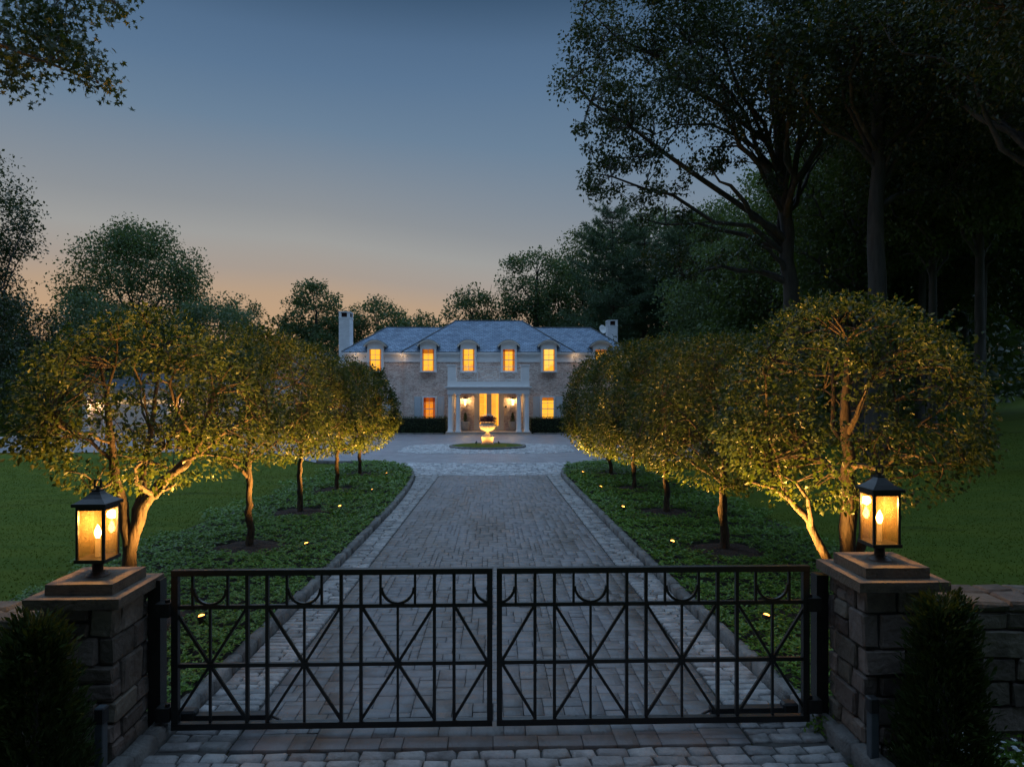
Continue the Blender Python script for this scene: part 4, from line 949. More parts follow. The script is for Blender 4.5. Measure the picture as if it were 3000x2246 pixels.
def sash(parent, x, y, w, z0, z1, mats, cols=2, rows=4, fw=0.13, r=random.Random(3)):
    """frame, panes and glazing bars; y is the wall face"""
    def fr(b):
        b.box(x-w/2-fw,x-w/2,y-0.10,y+0.01,z0-0.02,z1+0.06); b.box(x+w/2,x+w/2+fw,y-0.10,y+0.01,z0-0.02,z1+0.06); b.box(x-w/2,x+w/2,y-0.098,y+0.01,z1,z1+0.058); b.box(x-w/2-fw-0.04,x+w/2+fw+0.04,y-0.16,y+0.01,z0-0.12,z0-0.021)
    hp('window_frame','white',fr,parent)
    hp('room_glow',r.choice(mats),lambda b: b.box(x-w/2,x+w/2,y-0.012,y-0.004,z0,z1),parent)
    if r.random() < 0.75:
        cw = w*r.uniform(0.10,0.2)
        for s_ in (-1,1): hp('curtain','curtain',lambda b: b.box(x+s_*(w/2-cw),x+s_*w/2,y-0.024,y-0.020,z0,z1),parent)
    if r.random() < 0.6: hp('blind','curtain',lambda b: b.box(x-w/2,x+w/2,y-0.0275,y-0.0245,z1-(z1-z0)*r.uniform(0.08,0.22),z1),parent)
    pw, ph = w/cols, (z1-z0)/rows
    for i in range(cols):
        for j in range(rows):
            hp('pane','winglass',lambda b: b.box(x-w/2+i*pw+0.002,x-w/2+(i+1)*pw-0.002,y-0.040,y-0.036,z0+j*ph+0.002,z0+(j+1)*ph-0.002),parent)
    for i in range(1,cols): hp('muntin','shutter',lambda b: b.box(x-w/2+i*pw-0.012,x-w/2+i*pw+0.012,y-0.065,y-0.041,z0,z1),parent)
    for j in range(1,rows):
        k = 0.028 if j == rows//2 else 0.012; hp('muntin','shutter',lambda b: b.box(x-w/2,x+w/2,y-0.07,y-0.0405,z0+j*ph-k,z0+j*ph+k),parent)
for i, wx in enumerate(WXU):
    yo = 0.25 if abs(wx) > 7 else 0.0
    z0, z1 = zl(3.64), zl(5.34)
    d = hp('dormer','white',lambda b: b.box(wx-0.645,wx+0.645,-0.355+yo,2.3,z0-0.14,zl(5.60)))
    d['label'] = 'arched dormer'
    Rr = 1.07; cz = zl(6.09)-Rr
    th = math.asin(0.90/Rr)
    def hood(b):
        n = 14; o_ = [(wx+Rr*math.sin(-th+2*th*k/n), cz+Rr*math.cos(-th+2*th*k/n)) for k in range(n+1)]
        i_ = [(wx+(Rr-0.09)*math.sin(-th+2*th*k/n), cz+(Rr-0.09)*math.cos(-th+2*th*k/n)) for k in range(n+1)]
        for k in range(n): b.prism([i_[k],i_[k+1],o_[k+1],o_[k]], -0.68+yo, 2.6)
    hp('hood','cream' ,hood,d)
    def hoodtop(b):
        n = 14; q = Rr+0.02; o_ = [(wx+q*math.sin(-th*1.02+2.04*th*k/n), cz+q*math.cos(-th*1.02+2.04*th*k/n)) for k in range(n+1)]; i_ = [(wx+(Rr+0.003)*math.sin(-th*1.02+2.04*th*k/n), cz+(Rr+0.003)*math.cos(-th*1.02+2.04*th*k/n)) for k in range(n+1)]
        for k in range(n): b.prism([i_[k],i_[k+1],o_[k+1],o_[k]], -0.70+yo, 2.62)
    hp('hood_cover','ridge',hoodtop,d)
    t2 = math.asin(0.64/(Rr-0.092))
    pl = [(wx-0.64,zl(5.41)),(wx+0.64,zl(5.41))]+[(wx+(Rr-0.092)*math.sin(t2-2*t2*k/10), cz+(Rr-0.092)*math.cos(t2-2*t2*k/10)) for k in range(11)]
    hp('tympanum','white',lambda b: b.prism(pl,-0.40+yo,1.0),d)
    def side(b):
        for s_ in (-1,1): b.box(wx+s_*0.47,wx+s_*0.643,-0.118+yo,0.0+yo,z0-0.14,EV-0.29)
    sash(d,wx,-0.357+yo,0.93,z0,z1,['window','window','window_b'] if abs(wx) > 3 else ['window_b','window'],fw=0.17)
# ground floor windows with shutters
for wx in (-9.06,-4.76,4.76,9.06):
    yo = 0.25 if abs(wx) > 7 else 0.0
    w = hp('window','white',lambda b: b.box(wx-0.62,wx+0.62,-0.02+yo,0.01+yo,zl(-0.42),zl(1.60)))
    sash(w,wx,-0.021+yo,0.92,zl(-0.32),zl(1.49),['window_o','window_o'] if wx < 0 else ['window_b','window'],2,4,0.1)
    for s_ in (-1,1):
        sh = hp('shutter','shutter',lambda b: b.box(wx+s_*0.66,wx+s_*1.20,-0.05+yo,-0.003+yo,zl(-0.45),zl(1.57)))
        for q0, q1 in ((0.04,0.40),(0.44,0.96)):
            zz0, zz1 = zl(-0.45)+2.02*q0, zl(-0.45)+2.02*q1
            hp('panel','shutter',lambda b: b.box(wx+s_*0.73,wx+s_*1.13,-0.068+yo,-0.051+yo,zz0,zz1),sh)
# chimneys
for x0,x1,y0,y1,zt in ((-12.35,-11.48,1.6,3.1,8.55),(10.35,11.2,4.2,5.4,8.15)):
    c = hp('chimney','brick_white',lambda b: (b.box(x0,x1,y0,y1,-0.3,zl(zt)-0.55), b.box(x0-0.03,x1+0.03,y0-0.03,y1+0.03,zl(zt)-0.55,zl(zt)-0.46),
        b.box(x0,x0+0.2,y0,y0+0.25,zl(zt)-0.46,zl(zt)-0.08), b.box(x1-0.2,x1,y0,y0+0.25,zl(zt)-0.46,zl(zt)-0.08), b.box(x0,x0+0.2,y1-0.25,y1,zl(zt)-0.46,zl(zt)-0.08), b.box(x1-0.2,x1,y1-0.25,y1,zl(zt)-0.46,zl(zt)-0.08), b.box(x0-0.02,x1+0.02,y0-0.02,y1+0.02,zl(zt)-0.08,zl(zt))))
    hp('flue','chime_dark',lambda b: b.box(x0+0.14,x1-0.14,y0+0.16,y1-0.16,zl(zt)-0.47,zl(zt)-0.09),c)
o = MB().lathe([(0.001,0.0),(0.2,0.02),(0.36,0.09),(0.38,0.11),(0.34,0.10),(0.001,0.02)],20).build('satellite_dish', M['white'], H); o.location = (9.75,3.6,zl(7.25)); o.rotation_euler = (R(75),0,R(30))
MB().box(9.72,9.78,3.58,3.64,zl(6.5),zl(7.2)).build('dish_mast', M['darkmetal'], H)
# porch
PY = -2.2; PZ = zl(-1.13)
por = hp('porch','white',lambda b: (b.box(-3.16,3.16,PY-0.24,PY+0.24,zl(1.84),zl(2.2)), b.box(-3.16,-2.70,PY+0.24,-0.002,zl(1.84),zl(2.2)), b.box(2.70,3.16,PY+0.24,-0.002,zl(1.84),zl(2.2)),
   b.box(-3.20,3.20,PY-0.28,-0.002,zl(2.2),zl(2.26)), b.box(-3.26,3.26,PY-0.34,-0.002,zl(2.262),zl(2.32)), b.box(-3.36,3.36,PY-0.44,-0.002,zl(2.322),zl(2.40)), b.box(-3.16,3.16,PY-0.24,-0.002,zl(2.402),zl(2.78))))
hp('floor','flagstone',lambda b: b.box(-3.3,3.3,PY-0.35,-0.003,-0.4,PZ),por); hp('step','flagstone',lambda b: b.box(-3.42,3.42,PY-0.75,PY-0.352,-0.4,PZ-0.13),por)
hp('ceiling','cream',lambda b: b.box(-2.69,2.69,PY+0.25,-0.004,zl(2.02),zl(2.06)),por)
for cx_ in (-2.95,-2.34,2.34,2.95):
    hp('column','white',lambda b: (b.box(cx_-0.235,cx_+0.235,PY-0.235,PY+0.235,PZ,PZ+0.07), b.lathe([(0.22,0.07),(0.225,0.11),(0.20,0.15),(0.185,0.18),(0.186,1.0),(0.178,1.8),(0.155,2.66),(0.152,2.74),(0.175,2.76),(0.175,2.78),(0.155,2.79),(0.156,2.83),(0.20,2.88)],24,(cx_,PY,PZ)), b.box(cx_-0.215,cx_+0.215,PY-0.215,PY+0.215,PZ+2.88,PZ+2.968)),por)
for s_ in (-1,1):
    hp('pilaster','white',lambda b: b.box(s_*2.76,s_*3.10,-0.10,-0.003,PZ,zl(1.839)),por)
    pd = hp('pedestal','white',lambda b: (b.box(s_*2.50,s_*3.14,PY-0.24,PY+0.40,zl(2.782),zl(3.98)), b.box(s_*2.44,s_*3.20,PY-0.30,PY+0.46,zl(3.98),zl(4.06))),por)
    hp('panel','white',lambda b: (b.box(s_*2.64,s_*3.0,PY-0.262,PY-0.242,zl(2.95),zl(3.82))),pd)
rl = hp('balcony_railing','white',lambda b: (b.bar((-2.5,PY,zl(3.90)),(2.5,PY,zl(3.90)),0.035), b.bar((-2.5,PY,zl(2.90)),(2.5,PY,zl(2.90)),0.03)),por)
for k in range(3):
    x0 = -2.5+5/3*k; x1 = x0+5/3; xm = (x0+x1)/2
    if k: hp('post','white',lambda b: b.bar((x0,PY,zl(2.79)),(x0,PY,zl(3.9)),0.03),rl)
    def pat(b):
        b.bar((x0,PY,zl(2.91)),(x1,PY,zl(3.7)),0.022); b.bar((x0,PY+0.001,zl(3.7)),(x1,PY+0.001,zl(2.91)),0.022)
        pts = [(xm+0.62*math.cos(a), PY+0.002, zl(3.34)+0.42*math.sin(a)) for a in np.linspace(0,2*math.pi,25)]
        for p, q in zip(pts,pts[1:]): b.bar(p,q,0.02)
    hp('lattice','white',pat,rl)
# front doors
dr = hp('entrance','cream',lambda b: (b.box(-1.17,-0.80,-0.14,-0.003,PZ+0.002,zl(2.018)), b.box(0.86,1.22,-0.14,-0.003,PZ+0.002,zl(2.018)), b.box(-0.80,0.86,-0.14,-0.003,zl(1.9),zl(2.018)), b.box(-0.10,0.16,-0.11,-0.003,PZ+0.002,zl(1.9))),por)
for a, c in ((-0.80,-0.10),(0.16,0.86)):
    d = hp('door','cream',lambda b: (b.box(a,a+0.07,-0.09,-0.003,PZ+0.003,zl(1.9)), b.box(c-0.07,c,-0.09,-0.003,PZ+0.003,zl(1.9)), b.box(a+0.07,c-0.07,-0.09,-0.003,PZ+0.003,zl(-0.78))),por)
    hp('glass','doorglow',lambda b: b.box(a+0.07,c-0.07,-0.04,-0.03,zl(-0.78),zl(1.9)),d)
    def gr(b):
        for k in range(6):
            zz = zl(-0.70)+k*0.43
            for q0,q1 in ((0.0,0.30),(0.07,0.23)):
                b.box(a+0.12+q0*0.9,a+0.12+q1*0.9,-0.065,-0.05,zz+q0,zz+q0+0.018); b.box(a+0.12+q0*0.9,a+0.12+q1*0.9,-0.065,-0.05,zz+q1,zz+q1+0.018)
                b.box(a+0.12+q0*0.9,a+0.135+q0*0.9,-0.066,-0.051,zz+q0,zz+q1); b.box(a+0.12+q1*0.9,a+0.135+q1*0.9,-0.066,-0.051,zz+q0,zz+q1+0.018)
    hp('grille','bronze' if a < 0 else 'cream',gr,d)
# porch sconces, planters
for x, w in ((-1.88,'left'),(1.93,'right')):
    t = thing('wall_lantern', 'lit wall lantern on the porch wall, %s of the front doors' % w, 'lantern', (HX+x,HY-0.003,1.16), 0, 'porch wall lanterns')
    MB().box(-0.07,0.07,-0.03,0,-0.15,0.35).build('back_plate', M['bronze'], t)
    b = MB(); b.box(-0.13,0.13,-0.30,-0.05,-0.33,-0.30); b.box(-0.14,0.14,-0.31,-0.04,0.22,0.25)
    for s_ in (-1,1):
        for yy in (-0.30,-0.07): b.box(s_*0.115,s_*0.13,yy,yy+0.015,-0.30,0.22)
    b.build('frame', M['bronze'], t)
    MB().add([(-0.14,-0.31,0.25),(0.14,-0.31,0.25),(0.14,-0.04,0.25),(-0.14,-0.04,0.25),(0,-0.175,0.36)],[(0,1,4),(1,2,4),(2,3,4),(3,0,4),(3,2,1,0)]).build('roof', M['bronze'], t)
    MB().tube([(0,-0.175,0.35),(0,-0.17,0.43),(0,-0.09,0.45),(0,-0.02,0.34)],0.012,8).build('arm', M['bronze'], t)
    MB().lathe([(0.03,-0.28),(0.045,-0.1),(0.045,0.05),(0.02,0.14)],12,(0,-0.18,0)).build('bulb', M['bulb_small'], t)
    l = bpy.data.lights.new('sconce_light','POINT'); l.energy = 75; l.color = (1.0,0.60,0.22); l.shadow_soft_size = 0.06
    lo = bpy.data.objects.new('sconce_light', l); C.objects.link(lo); lo.parent = t; lo.location = (0,-0.18,0.18)
    px_ = HX+x*0.99; t = thing('planter', 'round grey stone planter in the porch, %s of the front doors' % w, 'planter', (px_,HY-0.62,-1.13), 0, 'porch planters')
    MB().lathe([(0.20,0),(0.28,0.06),(0.33,0.3),(0.34,0.62),(0.36,0.68),(0.36,0.74),(0.31,0.74),(0.30,0.66),(0.001,0.66)],28).build('pot', M['planter'], t)
    t2 = thing('topiary', 'small dark conifer growing in the %s porch planter' % w, 'shrub', (px_,HY-0.62,-0.47), 0, 'porch conifers')
    n = 700; zz = r.random(n); rr_ = 0.17*np.sqrt(np.clip(1-zz,0,1))+0.02; a = r.uniform(0,6.28,n)
    P = np.stack([np.cos(a)*rr_*r.random(n)**0.5, np.sin(a)*rr_*r.random(n)**0.5, zz*0.72],1)
    new_obj('foliage', np_mesh('foliage', *leaf_arrays(P,0.09,r,0.4,-0.5,0.2)), M['hedge'], t2, kind='stuff')
t = thing('mailbox', 'small dark box on the porch wall beside the right lantern', 'mailbox', (HX+1.28,HY-0.004,0.75)); MB().box(0.02,0.16,-0.08,0,-0.08,0.06).build('box', M['darkmetal'], t); MB().box(0.0,0.18,-0.10,0,0.062,0.075).build('lid', M['darkmetal'], t)

# warm lamps under the eaves where the wings meet the main block
for x, w in ((-7.0,'left'),(7.0,'right'),(-10.6,'far left'),(10.6,'far right')):
    t = thing('eave_lamp','small warm lamp under the %s eave of the house' % w,'lamp',(HX+x,HY-0.42,HZ+EV-0.30),0,'lamps under the eaves')
    MB().lathe([(0.03,0.10),(0.05,0.10),(0.06,0.0),(0.05,0.0),(0.04,0.06),(0.001,0.06)],14).build('shade', M['white'], t); MB().lathe([(0.001,0.012),(0.03,0.02),(0.03,0.05)],12).build('bulb', M['bulb_dim'], t)
    MB().bar((0,0.0,0.10),(0,0.30,0.12),0.02).build('bracket', M['white'], t)
    l = bpy.data.lights.new('eave_light','POINT'); l.energy = 5; l.color = (1.0,0.62,0.32); l.shadow_soft_size = 0.05
    lo = bpy.data.objects.new('eave_light', l); C.objects.link(lo); lo.parent = t; lo.location = (0,0,-0.07)

# hedges and grass strips before the house
def hedge(x0,x1,y0,y1,z1,label,seed,cat='hedge',name='hedge',per=170,leaf=0.09):
    r = np.random.default_rng(seed); z0 = g((x0+x1)/2,(y0+y1)/2); t = thing(name,label,cat,((x0+x1)/2,(y0+y1)/2,z0),0,'clipped hedges before the house'); a, c, h = (x1-x0)/2,(y1-y0)/2,z1-z0
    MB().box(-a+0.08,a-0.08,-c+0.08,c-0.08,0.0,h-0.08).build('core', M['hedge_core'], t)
    n = int(per*(2*a*h+2*a*2*c+2*c*h*2)); f = r.random(n); P = np.stack([r.uniform(-a,a,n),r.uniform(-c,c,n),r.uniform(0,h,n)],1)
    P[f < 0.45,1] = -c+0.05*r.normal(size=(f < 0.45).sum()); P[(f >= 0.45)&(f < 0.8),2] = h+0.04*r.normal(size=((f >= 0.45)&(f < 0.8)).sum()); k = f >= 0.8; P[k,0] = np.where(r.random(k.sum()) < 0.5,-a,a)+0.04*r.normal(size=k.sum())
    new_obj('foliage', np_mesh('foliage', *leaf_arrays(P,leaf,r,0.55,0,0.2)), M['hedge'], t, kind='stuff')
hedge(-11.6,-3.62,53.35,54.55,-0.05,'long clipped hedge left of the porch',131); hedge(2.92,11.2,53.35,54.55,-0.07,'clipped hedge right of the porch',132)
for x0,x1,nm in ((-12.3,-3.8,'left'),(3.12,12.3,'right')):
    b = MB(); b.box(x0,x1,52.74,55.3,-1.6,-1.245); b.build('lawn_strip', M['grass'], kind='structure', label='narrow grass strip before the house, %s of the porch' % nm)
    kb = bpy.data.objects.new('court_kerb', None); C.objects.link(kb); kb['kind'] = 'structure'; kb['label'] = 'stone kerb edging the court, %s of the porch' % nm
    rr = np.random.default_rng(5); x = x0
    while x < x1-0.1:
        w = min(rr.uniform(0.7,1.0),x1-x); me = np_mesh('kerb_stone', *block_arrays(w-0.012,0.15,0.3,0.015,rr,0.005,0.004)); me.materials.append(M['kerb']); o = new_obj('kerb_stone', me, None, kb); o.location = (x+w/2,52.66,-1.19); x += w

# ------------------------------------------------------------------ garage wing
GA = thing('garage', 'low garage wing with lit wide door left of the house', 'garage', (-28.0,58.0,-1.42))
def gp(name, m, fn, parent=None):
    b = MB(); fn(b); return b.build(name, M[m], parent or GA)
gp('wall','brick',lambda b: (b.box(-6.0,-4.4,0,6.2,-0.3,3.4), b.box(0.75,15.9,0,6.2,-0.3,3.4), b.box(-4.4,0.75,0,0.35,2.68,3.4), b.box(-4.4,0.75,0.4,6.2,-0.3,3.4)))
gp('cornice','white',lambda b: (b.box(-6.2,15.8,-0.3,-0.003,3.42,3.62), b.box(-6.1,15.8,-0.1,-0.003,3.2,3.418)))
gr_ = hip_roof(-6.5,4.2,-0.55,6.75,3.64,4.9,-3.0,2.0,3.1,12,'roof',GA,smat='slate_dark'); hip_roof(7.3,16.1,-0.05,6.75,3.66,6.72,10.0,13.4,3.3,20,'roof',GA,smat='slate_dark')
dd = gp('garage_door','doorpanel',lambda b: b.box(-4.38,0.73,0.18,0.24,0.0,2.3))
for j in range(5):
    for i in range(8): gp('panel','doorpanel',lambda b: b.box(-4.38+i*0.639+0.05,-4.38+(i+1)*0.639-0.05,0.155,0.179,j*0.46+0.05,j*0.46+0.42),dd)
for i in range(8): gp('transom_pane','transom',lambda b: b.box(-4.38+i*0.639+0.03,-4.38+(i+1)*0.639-0.03,0.20,0.22,2.34,2.62),dd)
gp('door_frame','white',lambda b: (b.box(-4.55,-4.40,-0.06,0.2,0,2.7), b.box(0.75,0.90,-0.06,0.2,0,2.7), b.box(-4.55,0.90,-0.08,-0.003,2.7,2.86)))
gp('corner_column','white',lambda b: (b.box(-6.05,-5.60,-0.42,-0.03,-0.1,3.2), b.box(-6.12,-5.53,-0.47,0.0,3.0,3.19), b.box(-6.12,-5.53,-0.47,0.0,-0.2,0.2)))
for x, w in ((-5.0,'left'),(1.4,'right')):
    t = thing('wall_lantern','dark wall lantern on the garage, %s of the wide door' % w,'lantern',(-28+x,57.99,0.75),0,'garage wall lanterns')
    b = MB(); b.box(-0.16,0.16,-0.34,-0.05,-0.42,-0.38); b.box(-0.18,0.18,-0.36,-0.03,0.26,0.30)
    for s_ in (-1,1):
        for yy in (-0.34,-0.07): b.box(s_*0.14,s_*0.16,yy,yy+0.02,-0.38,0.26)
    b.build('frame', M['darkmetal'], t); MB().add([(-0.18,-0.36,0.30),(0.18,-0.36,0.30),(0.18,-0.03,0.30),(-0.18,-0.03,0.30),(0,-0.2,0.48)],[(0,1,4),(1,2,4),(2,3,4),(3,0,4),(3,2,1,0)]).build('roof', M['darkmetal'], t)
    MB().lathe([(0.03,-0.36),(0.04,-0.1),(0.04,0.05),(0.02,0.14)],12,(0,-0.2,0)).build('bulb', M['bulb_small'], t)
    l = bpy.data.lights.new('sconce_light','POINT'); l.energy = 95; l.color = (1.0,0.62,0.32); l.shadow_soft_size = 0.06
    lo = bpy.data.objects.new('sconce_light', l); C.objects.link(lo); lo.parent = t; lo.location = (0,-0.2,0.1)
kb = bpy.data.objects.new('far_kerb', None); C.objects.link(kb); kb['kind'] = 'structure'; kb['label'] = 'pale kerb along the left end of the court'
rr = np.random.default_rng(6)
for k in range(30):
    ya, yb = 35.4+k*0.74, 35.4+(k+1)*0.74; xa, xb = -33-1.3*(ya-35.3)/22.3, -33-1.3*(yb-35.3)/22.3
    me = np_mesh('kerb_stone', *block_arrays(0.73,0.16,0.25,0.015,rr,0.006,0.004)); me.materials.append(M['cobble_light']); o = new_obj('kerb_stone', me, None, kb); o.location = ((xa+xb)/2-0.08,(ya+yb)/2,g(xa,ya)+0.13); o.rotation_euler = (0,0,math.atan2(yb-ya,xb-xa))

# ------------------------------------------------------------------ big trees
def decid(name, label, base, seed, ell, nclump, nleaf, leaf, m, tr, ttop, group, lean=(0,0), nl=12, sig=0.13, bark='bark_dark', cat='tree', hz=0.45, zbase=None, shell=0.55, r0=0.45, trunkpts=None, twig=0.015):
    """ell: crown ellipsoids (cx,cy,cz,rx,ry,rz) relative to the base"""
    r = np.random.default_rng(seed); x, y = base; z0 = g(x,y) if zbase is None else zbase
    t = thing(name, label, cat, (x,y,z0), 0, group)
    vol = np.array([e[3]*e[4]*e[5] for e in ell]); vol = vol/vol.sum(); cl = []; sg = []
    for e, v in zip(ell, vol):
        k = max(4,int(nclump*v)); cl.append(rnd_in(r,k,shell)*np.array(e[3:])*0.93+np.array(e[:3])); sg += [(e[3]*e[4]*e[5])**(1/3)*sig]*k
    cl = np.concatenate(cl); sg = np.array(sg)
    tp = np.array(trunkpts if trunkpts is not None else [(0,0,-0.3),(lean[0]*0.1,lean[1]*0.1,ttop*0.25),(lean[0]*0.4,lean[1]*0.4,ttop*0.6),(lean[0],lean[1],ttop)], float)
    tt = np.linspace(0,1,len(tp)); ts = np.linspace(0,1,14); pp = np.stack([np.interp(ts,tt,tp[:,k]) for k in range(3)],1); pp[2:-1] += r.normal(size=(11,3))*tr*0.12*np.array([1,1,0])
    rd = np.interp(ts,[0,0.06,0.5,1],[tr*1.35,tr,tr*0.75,tr*0.35])
    new_obj('trunk', tubes_mesh('trunk',[(pp,rd,12)]), M[bark], t)
    new_obj('branches', tubes_mesh('branches', limbs(r,pp,rd,cl,nl,r0,0.10,twig,hz)), M[bark], t)
    per = r.multinomial(nleaf, np.ones(len(cl))/len(cl)); idx = np.repeat(np.arange(len(cl)),per)
    P = cl[idx]+gc(r,(len(idx),3))*sg[idx][:,None]*np.array([1,1,0.7])
    c0 = np.average(np.array([e[:3] for e in ell]),axis=0,weights=vol)
    new_obj('crown', np_mesh('crown', *leaf_arrays(P,leaf,r,0.62,0.3,0.45,unit(P-c0)*0.5,0.9)), M[m], t, kind='stuff')
    if group == 'trees beyond the house': t.scale = (1.06,1.06,1.09)
    return t
# the great oak leaning over the lawn on the right, and its neighbour
decid('oak_tree','great oak with long limbs reaching left over the sky',(13.6,30),201,
      [(-6.5,-0.5,16.5,4.6,4.0,4.2),(-2.5,0,18.5,5.0,4.5,4.5),(-7.0,0,11.8,3.6,3,1.6),(-4.2,-0.5,8.9,3.2,2.6,1.5),(2.0,0.5,17.5,3.5,4,4.5),(-9.0,-0.3,14.6,2.3,2.2,2.0),(-2.6,-0.6,12.6,2.0,2,1.8),(-7.5,0,19.6,3,3,2.4)],
      520,48000,0.185,'leaf_oak',0.43,17.5,'big trees on the right',(-1.3,0),28,0.105,hz=0.42,shell=0.35,r0=0.5,trunkpts=[(0,0,-0.5),(-0.05,0,3.0),(-0.35,0,6.5),(-0.55,0,9.5),(-0.9,0,13.5),(-1.3,0,18)],twig=0.02)
decid('oak_tree','straight grey trunk rising beside the great oak',(14.8,26),202,
      [(-0.5,0,15.5,4.5,4,3.2),(2.5,1,17,4.5,4,4),(-3.0,0,17.0,3,3,3),(2.5,0,11.5,3,2.5,2)],
      300,30000,0.20,'leaf_oak',0.42,18,'big trees on the right',(0.2,0),14,0.14,hz=0.5,shell=0.4)
# woodland on the right: two kinds copied
wA = decid('woodland_tree','tall woodland tree behind the great oak trunk',(19.5,36),211,[(0,0,13,4.8,4.8,5.5),(-1.5,0,8.5,3.6,3.4,2.6),(1.8,0.5,17.5,3.6,3.6,3)],300,24000,0.25,'leaf_wood',0.33,17,'woodland trees on the right',(0.4,0),16,0.16,hz=0.3,shell=0.4,bark='bark_pale')
wB = decid('woodland_tree','bushy woodland tree between the two oak trunks',(18.2,44),212,[(0,0,9,4.5,4.5,4.5),(1,0,14,3.8,3.8,4),(-2,-0.5,5.2,3.2,3,2.6)],300,24000,0.26,'leaf_wood',0.28,14,'woodland trees on the right',(0.3,0.2),16,0.16,hz=0.25,shell=0.4,bark='bark_pale')
wC = decid('woodland_tree','thin trunked woodland tree at the right edge of the lawn',(25.5,35),213,[(0,0,14.5,4.5,4.5,5.5),(-1,0,10,3,3,2),(0.5,0,19,3.2,3.2,3)],260,22000,0.25,'leaf_wood',0.24,18,'woodland trees on the right',(0.6,0),14,0.16,hz=0.4,shell=0.4,bark='bark_pale')
for src,(x,y),rz,s,lab in [
    (wC,(21.5,29.5),1.2,1.0,'slender woodland tree right of the straight grey trunk'),
    (wA,(28,42),2.1,1.05,'woodland tree deep in the shade at far right'),
    (wB,(24.5,46),0.8,1.1,'bushy woodland tree behind the right lawn'),
    (wC,(28.5,33.5),3.0,1.08,'dark trunked woodland tree at the right picture edge'),
    (wA,(24,52),4.0,1.0,'woodland tree at the back of the right wood'),
    (wB,(31,38),2.5,1.15,'bushy woodland tree by the right picture edge'),
    (wA,(33,47),5.0,1.1,'last woodland tree visible at the far right'),
    (wC,(23.5,25.0),0.3,1.0,'woodland tree overhanging the right lawn'),
    (wB,(21.5,60),1.7,1.1,'woodland tree behind the pines'),
    (wA,(29,58),0.6,1.1,'woodland tree far behind the right lawn'),
    (wC,(20.6,31.5),4.4,0.95,'slim pale trunked tree, second right of the straight grey trunk'),
    (wC,(23.2,36.5),5.3,1.0,'slim pale trunked tree deep behind the right lawn'),
    (wB,(35,54),0.9,1.2,'woodland tree filling the back right corner'),
    (wB,(14.5,86),2.9,1.35,'broad dark tree filling the gap behind the leftmost pine'),
    (wB,(20.5,84),3.9,1.4,'broad dark tree filling the gap behind the middle pines'),
    (wA,(25.5,78),1.1,1.2,'tall dark tree behind the rightmost pine')]:
    dup(src,(x,y,g(x,y)),lab,rz,(s,s,s))
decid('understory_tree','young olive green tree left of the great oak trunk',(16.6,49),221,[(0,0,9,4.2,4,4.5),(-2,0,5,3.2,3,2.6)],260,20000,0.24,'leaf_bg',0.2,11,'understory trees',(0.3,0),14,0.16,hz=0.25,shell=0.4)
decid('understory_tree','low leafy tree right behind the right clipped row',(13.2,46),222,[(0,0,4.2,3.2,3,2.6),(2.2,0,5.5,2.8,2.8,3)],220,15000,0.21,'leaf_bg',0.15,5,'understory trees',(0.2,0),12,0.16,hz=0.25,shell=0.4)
decid('understory_tree','low dark shrubby tree at the wood edge on the right',(20.0,38.5),223,[(0,0,2.8,3.4,2.6,2.4)],160,9000,0.2,'leaf_wood',0.12,3.5,'understory trees',(0.2,0),10,0.16,hz=0.2,shell=0.4)

# trees beyond the house and on the left
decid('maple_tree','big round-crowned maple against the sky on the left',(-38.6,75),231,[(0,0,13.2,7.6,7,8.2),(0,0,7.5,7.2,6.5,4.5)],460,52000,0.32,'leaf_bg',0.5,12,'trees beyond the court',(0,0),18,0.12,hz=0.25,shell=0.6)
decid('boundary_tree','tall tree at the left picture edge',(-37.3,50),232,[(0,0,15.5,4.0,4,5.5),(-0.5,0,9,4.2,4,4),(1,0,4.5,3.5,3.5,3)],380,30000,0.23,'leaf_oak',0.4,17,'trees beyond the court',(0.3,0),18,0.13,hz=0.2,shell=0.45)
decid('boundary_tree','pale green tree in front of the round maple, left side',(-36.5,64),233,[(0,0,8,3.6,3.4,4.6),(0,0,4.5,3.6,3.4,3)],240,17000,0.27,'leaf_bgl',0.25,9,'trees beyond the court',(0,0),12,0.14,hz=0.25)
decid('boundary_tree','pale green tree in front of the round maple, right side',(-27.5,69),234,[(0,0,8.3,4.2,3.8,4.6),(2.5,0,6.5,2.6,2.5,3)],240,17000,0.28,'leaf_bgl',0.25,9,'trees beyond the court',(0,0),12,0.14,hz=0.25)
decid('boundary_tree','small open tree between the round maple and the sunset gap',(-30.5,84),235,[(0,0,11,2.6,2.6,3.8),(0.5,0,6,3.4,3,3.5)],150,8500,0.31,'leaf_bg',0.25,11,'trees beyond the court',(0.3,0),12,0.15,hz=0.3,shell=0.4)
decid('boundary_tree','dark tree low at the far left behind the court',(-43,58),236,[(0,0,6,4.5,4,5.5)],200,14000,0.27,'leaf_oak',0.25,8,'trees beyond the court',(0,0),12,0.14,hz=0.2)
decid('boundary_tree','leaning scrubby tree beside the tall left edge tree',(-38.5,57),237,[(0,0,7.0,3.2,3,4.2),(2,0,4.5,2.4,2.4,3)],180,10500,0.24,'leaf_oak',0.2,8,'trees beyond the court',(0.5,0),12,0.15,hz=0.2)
decid('boundary_tree','spreading tree left of the tall white chimney',(-22.0,85),241,[(0,0,11.6,3.4,3.4,4.0),(-3.0,0,8.6,3.4,3,2.8),(2,0,8,4.2,4,3.4)],260,17000,0.32,'leaf_bg',0.3,12,'trees beyond the house',(0.2,0),14,0.13,hz=0.3,shell=0.45)
